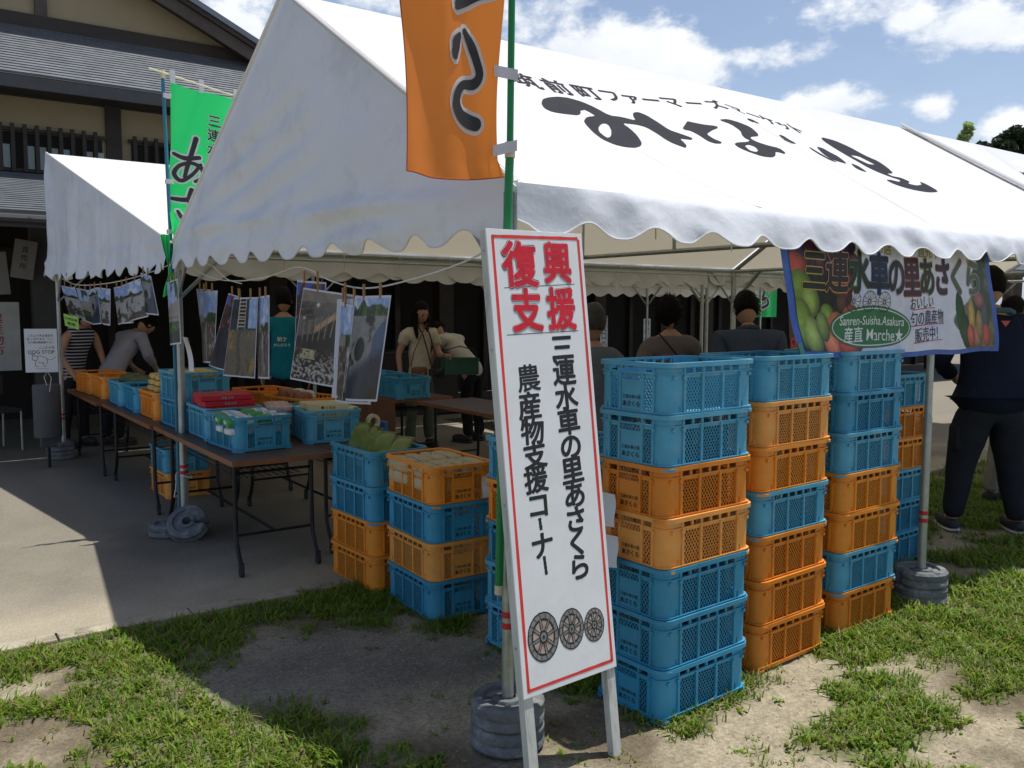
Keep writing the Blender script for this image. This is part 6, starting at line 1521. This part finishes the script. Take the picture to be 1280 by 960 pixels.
    # clothes follow the same joints, a little wider
    def cl(keys, grow, name, m, Ed=None, over=None, lv=2):
        JJ = {}
        for k in keys:
            j = (over or {}).get(k, J.get(k)); r = j[3]; JJ[k] = (*j[:3], tuple(q + grow for q in r) if isinstance(r, tuple) else r + grow)
        EE = Ed or [e for e in E if e[0] in JJ and e[1] in JJ]
        me_ = skin_obj(name, JJ, EE, m, T, lv)
        for v_ in me_.vertices:
            c_ = v_.co; w_ = (float(vnoise(c_.x * 11 + c_.z * 5 + loc[0], c_.z * 9 + c_.y * 6, 3)) - .5) * .016 + (float(vnoise(c_.x * 26, c_.z * 20 + c_.y * 12, 5)) - .5) * .006
            v_.co = c_ + v_.normal * w_
        return link(name, me_, T)
    over = {}
    for sd in 'LR':
        a = Vector(J['sh' + sd][:3]); b_ = Vector(J['el' + sd][:3]); over['mid' + sd] = (*(a.lerp(b_, .62 if sleeve == 'short' else 1.0)), .052 * s); over['sh' + sd] = (*J['sh' + sd][:3], .066 * s)
        w_ = b_.lerp(Vector(J['wr' + sd][:3]), .9); over['cuf' + sd] = (*w_, .034 * s)
    over['hem'] = (0, .0, hz - .14 * s, (.148 * s * fat, .118 * s * fat)); over['col'] = (*fw(.512 * s), (.060 * s, .056 * s)); over['chs'] = (*J['chs'][:3], (.136 * s * fat, .094 * s * fat)); over['upc'] = (*J['upc'][:3], (.12 * s, .076 * s)); over['hip'] = (0, 0, hz - .01, (.142 * s * fat, .108 * s * fat)); over['wst'] = (*J['wst'][:3], (.125 * s * fat, .095 * s * fat))
    keys = ['wst', 'hip', 'hem', 'chs', 'upc', 'col', 'shL', 'shR']; EE = [('upc', 'col'), ('wst', 'hip'), ('hip', 'hem'), ('wst', 'chs'), ('chs', 'upc'), ('upc', 'shL'), ('upc', 'shR')]
    if sleeve != 'none': keys += ['midL', 'midR']; EE += [('shL', 'midL'), ('shR', 'midR')]
    if sleeve == 'long': keys += ['cufL', 'cufR']; EE += [('midL', 'cufL'), ('midR', 'cufR')]
    cl(keys, .013, 'shirt', shirt, EE, over)
    over2 = {'wt': (0, 0, hz + .03 * s, (.118 * s * fat, .09 * s * fat))}
    for sd in 'LR':
        over2['hp' + sd] = (*J['hp' + sd][:3], .090 * s * fat); q = J['an' + sd]; over2['cf' + sd] = (q[0], q[1] + .005, q[2] - .01, .050 * s)
    cl(['pel', 'wt', 'hpL', 'hpR', 'knL', 'knR', 'cfL', 'cfR'], .012, 'trousers', pants, [('pel', 'wt'), ('pel', 'hpL'), ('pel', 'hpR'), ('hpL', 'knL'), ('hpR', 'knR'), ('knL', 'cfL'), ('knR', 'cfR')], over2)
    for sd in 'LR':
        q = J['an' + sd]; f_ = J['ft' + sd]; c = (Vector(q[:3]) + Vector(f_[:3])) / 2; c.z = .048
        part('shoe', MB().blob(c + Vector((0, -.012, 0)), (.050 * s, .138 * s, .046), 16, 8, .75), shoes or RUBBER, T, smooth=True)
        part('shoe_sole', MB().blob((c.x, c.y - .014, .014), (.053 * s, .145 * s, .015), 16, 6, .6), mat('pale_sole', (.45, .45, .45), .6) if shoes else RUBBER, T, smooth=True)
    hm = hairm or HAIR
    def hf(v):
        x, y, z = v; k = 1.0
        n_ = .10 if hair == 'curly' else .03
        k += n_ * (2 * float(vnoise(x * 5 + 9, (y + z * 1.7) * 5 + 4, 3)) - 1)
        if y < -.25 and z < .35: y = -.25 - .30 * abs(y + .25); 
        if hair in ('short', 'back') and z < -.45:
            q = (-.45 - z) / .55; return Vector((x * (1 - .2 * q), (y if y < 0 else y * (1 - .35 * q)), -.45 - .28 * q))
        return Vector((x * k, y * k, z * k))
    gs = {'curly': (.097, .106, .120), 'short': (.084, .104, .124), 'back': (.084, .104, .124), 'bob': (.090, .104, .132), 'long': (.088, .103, .130)}[hair]
    part('hair', MB().blob(hc + hrot @ Vector((0, .016 * s, .020 * s)), [g * s for g in gs], 26, 20, 1, fn=hf, rot=hrot), hm, T, smooth=True)
    # loose strands standing off the hair, so that its outline is not a shell
    V = []; F = []; rg = np.random.default_rng(int(abs(loc[0] * 977 + loc[1] * 131)))
    for k in range(900 if hair == 'curly' else 620):
        d = Vector(rg.normal(size=3)).normalized()
        if d.y < -.35 and d.z < .45: continue
        if d.z < -.55: continue
        q = hf(d); p = hc + hrot @ Vector((0, .016 * s, .020 * s)) + hrot @ Vector((q.x * gs[0] * s, q.y * gs[1] * s, q.z * gs[2] * s))
        dn = (hrot @ Vector((d.x * .35, d.y * .35 + .15, -1))).normalized() if hair != 'curly' else Vector(rg.normal(size=3)).normalized()
        L = rg.uniform(.02, .045) * (1 if hair != 'curly' else .7); o_ = hrot @ d * rg.uniform(.0, .009 if hair != 'curly' else .02); sd_ = dn.cross(hrot @ d).normalized() * .0016; i0 = len(V)
        V += [p - sd_, p + sd_, p + dn * L * .5 + o_ + sd_, p + dn * L + o_ * 1.4]; F += [(i0, i0 + 1, i0 + 2), (i0, i0 + 2, i0 + 3)]
    part('hair_strands', MB().add(V, F), hm, T, kind='stuff')
    if hair == 'long':
        b = MB()
        for sx in (-1, 1):
            p0 = hc + hrot @ Vector((sx * .066 * s, -.02 * s, .02 * s)); p1 = hc + hrot @ Vector((sx * .078 * s, -.025 * s, -.10 * s)); p2 = p1 + Vector((-sx * .01, -.03, -.12 * s)); b.tube([p0, p1, p2, p2 + Vector((0, -.01, -.05))], [.026 * s, .03 * s, .022 * s, .008], 10)
        b.tube([hc + hrot @ Vector((0, .07, .0)), hc + hrot @ Vector((0, .085, -.10)), hc + hrot @ Vector((0, .08, -.19))], [.06 * s, .065 * s, .03 * s], 12); part('side_hair', b, hm, T, smooth=True)
    return T, J, hc, hrot
CREAMT = cloth('cream_tshirt', (.52, .46, .36)); OLIVE = cloth('grey_green_trousers', (.10, .115, .085)); NAVY = cloth('navy_jacket', (.012, .016, .035)); CHAR = cloth('charcoal_trousers', (.022, .024, .032))
TEAL = cloth('teal_polo', (.01, .19, .25)); LILAC = cloth('greyish_lilac_top', (.17, .14, .145)); SLATE = cloth('slate_blue_shirt', (.065, .080, .115)); GREYT = cloth('grey_top', (.13, .15, .17)); PALEG = cloth('pale_grey_shirt', (.30, .29, .33)); WHITET = cloth('off_white_shirt', (.50, .48, .42)); DARKT = cloth('dark_trousers', (.02, .02, .025)); MAROON = cloth('maroon_top', (.10, .03, .03)); BEIGE = cloth('beige_trousers', (.30, .27, .22))
HEAD = R(-35.2)        # turned so that "towards the camera" reads as the front
# woman with camera
T, J, hc, hr = person('woman in cream T-shirt with brown pouch and camera, looking down at a green basket', (2.93, 5.95, .014), HEAD + R(28), CREAMT, OLIVE, H=1.56, nod=20, hair='long', arms={'L': ((-.24, .02, 1.03), (-.23, -.02, .80)), 'R': ((.20, -.08, 1.02), (.20, -.30, 1.02))}, twist=8)
P_ = mat('brown_leather_pouch', (.17, .065, .03), .5, var=.2)
b = thing('belt_pouch', 'brown leather pouch hanging at the waist of the woman in cream', 'pouch', (2.93, 5.95, .014), HEAD + R(28))
part('pouch_body', MB().blob((-.075, -.165, .80), (.085, .035, .105), 18, 10, .4), P_, b, smooth=True); part('flap', MB().blob((-.075, -.180, .855), (.087, .028, .05), 18, 10, .4), P_, b, smooth=True); part('snap', MB().blob((-.04, -.210, .83), (.006, .004, .006), 8, 6), STEEL, b, smooth=True)
part('strap', MB().tube([(-.15, -.12, .90), (-.13, -.15, 1.05), (-.02, -.13, 1.26), (.06, -.06, 1.37), (.08, .04, 1.38)], .006, 6), P_, b, smooth=True)
b = thing('camera', 'black camera with a long lens hanging in front of the woman in cream', 'camera', (2.93, 5.95, .014), HEAD + R(28))
part('camera_body', MB().span((.03, -.25, .78), (.17, -.18, .88)), RUBBER, b, bevel=.012); part('lens', MB().tube([(.10, -.24, .83), (.15, -.38, .87)], [.036, .040], 16), RUBBER, b, smooth=True); part('neck_strap', MB().tube([(.06, -.20, .88), (.03, -.155, 1.08), (-.01, -.125, 1.25), (-.05, -.06, 1.36)], .008, 6).tube([(.15, -.20, .88), (.11, -.155, 1.08), (.07, -.125, 1.25), (.05, -.06, 1.36)], .008, 6), RUBBER, b, smooth=True)
# person bending behind her
person('person in an off-white shirt bending forward over the goods behind the woman in cream', (3.62, 5.95, .014), R(200), WHITET, DARKT, H=1.62, lean=48, nod=25, hair='short', arms={'L': ((-.22, -.38, 1.02), (-.16, -.52, .86)), 'R': ((.22, -.38, 1.02), (.16, -.52, .86))})
T = thing('green_basket', 'dark green shopping basket held out between the two people', 'basket', (3.22, 5.58, .84), R(-20))
GB = mat('dark_green_basket', (.02, .085, .055), .5)
b = MB(); ring(b, .19, .13, .03, .0, .16, .004, 4); part('basket_wall', b, GB, T); part('basket_floor', MB().span((-.185, -.125, .001), (.185, .125, .006)), GB, T); b = MB(); ring(b, .197, .137, .03, .155, .17, .010, 4); part('basket_rim', b, GB, T)
part('handle', MB().tube([(-.19, 0, .165), (-.15, 0, .26), (.0, 0, .30), (.15, 0, .26), (.19, 0, .165)], .006, 6), BLACKM, T, smooth=True)
person('person in a maroon top mostly hidden behind the leaning sign', (3.62, 5.0, .014), HEAD + R(60), MAROON, MAROON, H=1.56, nod=15, hair='short', sleeve='long')
T, J, hc, hr = person('man in teal polo shirt with white back print, seen behind the hanging prints', (1.56, 6.4, .014), HEAD + R(185), TEAL, DARKT, H=1.70, hair='back', nod=15, fat=1.08)
letters('back_print', [('朝倉', .0, 1.21, .05), ('がんばろう', .0, 1.15, .035)], lambda x, y, l: Vector((-x, .118, y)), WHITE, T, off=.01)
person('person in a pale grey shirt bending low behind the far crates', (.16, 7.95, .014), HEAD + R(150), PALEG, DARKT, H=1.60, lean=38, nod=30, hair='short', sleeve='long', fat=1.15, arms={'L': ((-.25, -.28, 1.0), (-.2, -.42, .86)), 'R': ((.25, -.28, 1.0), (.2, -.42, .86))})
# striped top: stripes as a procedural band pattern in the cloth
m = cloth('navy_white_stripes', (.02, .022, .05)); nt = m.node_tree; K = nt.links; pr = [n_ for n_ in nt.nodes if n_.type == 'BSDF_PRINCIPLED'][0]
tc = nt.nodes.new('ShaderNodeTexCoord'); sp = nt.nodes.new('ShaderNodeSeparateXYZ'); K.new(tc.outputs['Object'], sp.inputs[0]); mm = nt.nodes.new('ShaderNodeMath'); mm.operation = 'MULTIPLY'; K.new(sp.outputs[2], mm.inputs[0]); mm.inputs[1].default_value = 28
fr = nt.nodes.new('ShaderNodeMath'); fr.operation = 'FRACT'; K.new(mm.outputs[0], fr.inputs[0]); gt = nt.nodes.new('ShaderNodeMath'); gt.operation = 'GREATER_THAN'; gt.inputs[1].default_value = .62; K.new(fr.outputs[0], gt.inputs[0])
mx = nt.nodes.new('ShaderNodeMix'); mx.data_type = 'RGBA'; K.new(gt.outputs[0], mx.inputs[0]); mx.inputs[6].default_value = (.018, .02, .045, 1); mx.inputs[7].default_value = (.45, .45, .45, 1); K.new(mx.outputs[2], pr.inputs['Base Color'])
person('person in a navy and white striped sleeveless top at the far end of the tables', (-.20, 8.15, .014), HEAD + R(60), m, DARKT, H=1.58, lean=22, nod=20, hair='short', sleeve='none', arms={'L': ((-.24, -.16, 1.02), (-.20, -.30, .84)), 'R': ((.24, -.16, 1.02), (.20, -.30, .84))})
person('woman with grey hair and a grey top just right of the leaning sign', (1.84, 1.75, .0), HEAD + R(165), GREYT, DARKT, H=1.53, nod=10, hair='short', hairm=mat('greying_hair', (.05, .045, .042), .6, var=.4), sleeve='long')
T, J, hc, hr = person('woman with dark curly hair, a lilac-grey top and a thin shoulder strap, seen from behind', (2.80, 2.02, .014), HEAD + R(188), LILAC, DARKT, H=1.58, nod=12, hair='curly', fat=1.05)
part('shoulder_strap', MB().tube([(.12, .10, 1.36), (.02, .125, 1.24), (-.14, .13, 1.05)], .006, 6), BLACKM, T, smooth=True)
T, J, hc, hr = person('man in a slate-blue shirt with his head bowed, behind the second crate stack', (2.93, 1.40, .0), HEAD + R(176), SLATE, DARKT, H=1.66, nod=30, lean=10, hair='back', fat=1.22)
part('collar', MB().tube([Vector(J['nk'][:3]) + Vector(q) for q in ((-.07, -.02, -.01), (-.05, .05, .01), (0, .066, .015), (.05, .05, .01), (.07, -.02, -.01))], .016, 8), SLATE, T, smooth=True)
T, J, hc, hr = person('man in navy jacket and dark cargo trousers standing with his back turned, right edge', (4.40, .52, .0), HEAD + R(172), NAVY, CHAR, H=1.80, lean=6, nod=14, hair='back', fat=1.5, sleeve='long', shoes=RUBBER, legs={'L': ((-.15, -.03, .50), (-.19, .02, .09)), 'R': ((.17, -.03, .50), (.22, .0, .09))}, arms={'L': ((-.33, -.08, 1.18), (-.14, -.34, 1.06)), 'R': ((.33, -.08, 1.18), (.14, -.34, 1.06))})
part('collar', MB().tube([(-.10, .02, 1.525), (-.05, .085, 1.54), (.05, .085, 1.54), (.10, .02, 1.525), (.0, -.06, 1.50), (-.10, .02, 1.525)], .018, 8), cloth('blue_grey_collar', (.07, .12, .17)), T, smooth=True)
part('emblem', MB().add([(-.03, .158, 1.47), (.03, .158, 1.47), (0, .162, 1.43)], [(0, 1, 2)]), mat('orange_emblem', (.55, .12, .06), .6), T)
for sx in (-1, 1): part('cargo_pocket', MB().blob((sx * .225, 0, .66), (.030, .075, .095), 12, 8, .4), CHAR, T, smooth=True)
person('person in beige trousers mostly hidden behind the man in navy at the right edge', (5.35, .86, .0), HEAD + R(100), WHITET, BEIGE, H=1.60, nod=5, hair='short')
# bag on the visitors' table
T = thing('shopping_bag', 'pale shopping bag with handles between the curly-haired woman and the man in slate blue', 'bag', (3.10, 2.35, .95), R(-30)); T.location.z = TZ + .19 * 0 + .0
part('bag_body', MB().blob((0, 0, .17), (.13, .06, .17), 18, 12, .6), cloth('beige_bag', (.42, .38, .30)), T, smooth=True)
for y in (-.04, .04): part('handle', MB().tube([(-.05, y, .33), (-.045, y, .42), (0, y, .455), (.045, y, .42), (.05, y, .33)], .006, 6), WHITE, T, smooth=True)

# ------------------------------------------------------------------ trees beyond the roofs
def leaf_tree(name, label, loc, H, crown, trunk_r, leafm, n, leaf, seed, conical=False, clumps=26, grp=None):
    rg = np.random.default_rng(seed); T = thing(name, label, 'tree', loc, group=grp)
    tb = MB().tube([(0, 0, -.3), (.05 * H * .3, 0, H * .35), (0, .02 * H, H * .7), (0, 0, H * .93)], [trunk_r, trunk_r * .8, trunk_r * .45, trunk_r * .1], 9)
    cs = []
    for k in range(clumps):
        t = rg.uniform(0, 1); a = rg.uniform(0, 6.28); rad = (1 - t) ** .7 if conical else math.sqrt(max(.02, 1 - (2 * t - .85) ** 2 * .9))
        rr = crown[0] * rad * rg.uniform(.35, 1); z = H - crown[1] * (1 - t); c = Vector((rr * math.cos(a), rr * math.sin(a), z)); cs.append((c, crown[0] * rg.uniform(.20, .36)))
        tb.tube([(0, 0, z - .12 * H), (c.x * .5, c.y * .5, z - .06 * H), tuple(c)], [trunk_r * .3, trunk_r * .2, trunk_r * .08], 5)
    part('trunk', tb, mat('bark', (.09, .065, .045), .9, var=.3, bump=.5), T, smooth=True)
    V = []; F = []; C = []
    for c, r in cs:
        tone = rg.uniform(.65, 1.3)
        for k in range(n // clumps):
            d = rg.normal(size=3); d /= np.linalg.norm(d); p = np.array(c) + d * r * rg.uniform(.45, 1.0) ** .5 * np.array([1, 1, .8])
            u = rg.normal(size=3); u /= np.linalg.norm(u); w = np.cross(u, rg.normal(size=3)); w /= np.linalg.norm(w); s_ = leaf * rg.uniform(.6, 1.4); o = len(V)
            V += [tuple(p - u * s_), tuple(p + w * s_ * .4), tuple(p + u * s_), tuple(p - w * s_ * .4)]; F.append((o, o + 1, o + 2, o + 3)); t_ = tone * rg.uniform(.75, 1.25); C += [(leafm[0] * t_, leafm[1] * t_, leafm[2] * t_, 1)] * 4
    me = bpy.data.meshes.new('crown'); me.from_pydata(V, [], F); at = me.color_attributes.new('Col', 'FLOAT_COLOR', 'POINT'); at.data.foreach_set('color', np.array(C, np.float32).ravel()); me.materials.append(mat('tree_leaves', (1, 1, 1), .6, var=0, attr='Col', trans=.3)); link('crown', me, T)
for i, (x, y, H, cr) in enumerate(((45.9, 20.0, 10.75, (1.5, 3.4)), (48.2, 20.6, 10.6, (2.0, 4.4)), (44.0, 20.6, 10.0, (1.0, 2.6)), (51.0, 19.5, 10.9, (2.6, 5.0)))):
    leaf_tree('pine_tree', ['dark broad pine tree beyond the tents at the right edge', 'dark pine behind the broad one, at the very edge', 'small dark pine at the left foot of the pine group', 'dark pine partly outside the right edge'][i], (x, y, 0), H, cr, .28, (.030, .048, .020), 9000, .16, 50 + i, clumps=60, grp='pines beyond the tents')
leaf_tree('bamboo_tree', 'pale green feathery treetop left of the dark pines', (41.9, 20.4, 0), 10.65, (.62, 2.4), .07, (.34, .45, .17), 2600, .14, 77, conical=True, clumps=34)
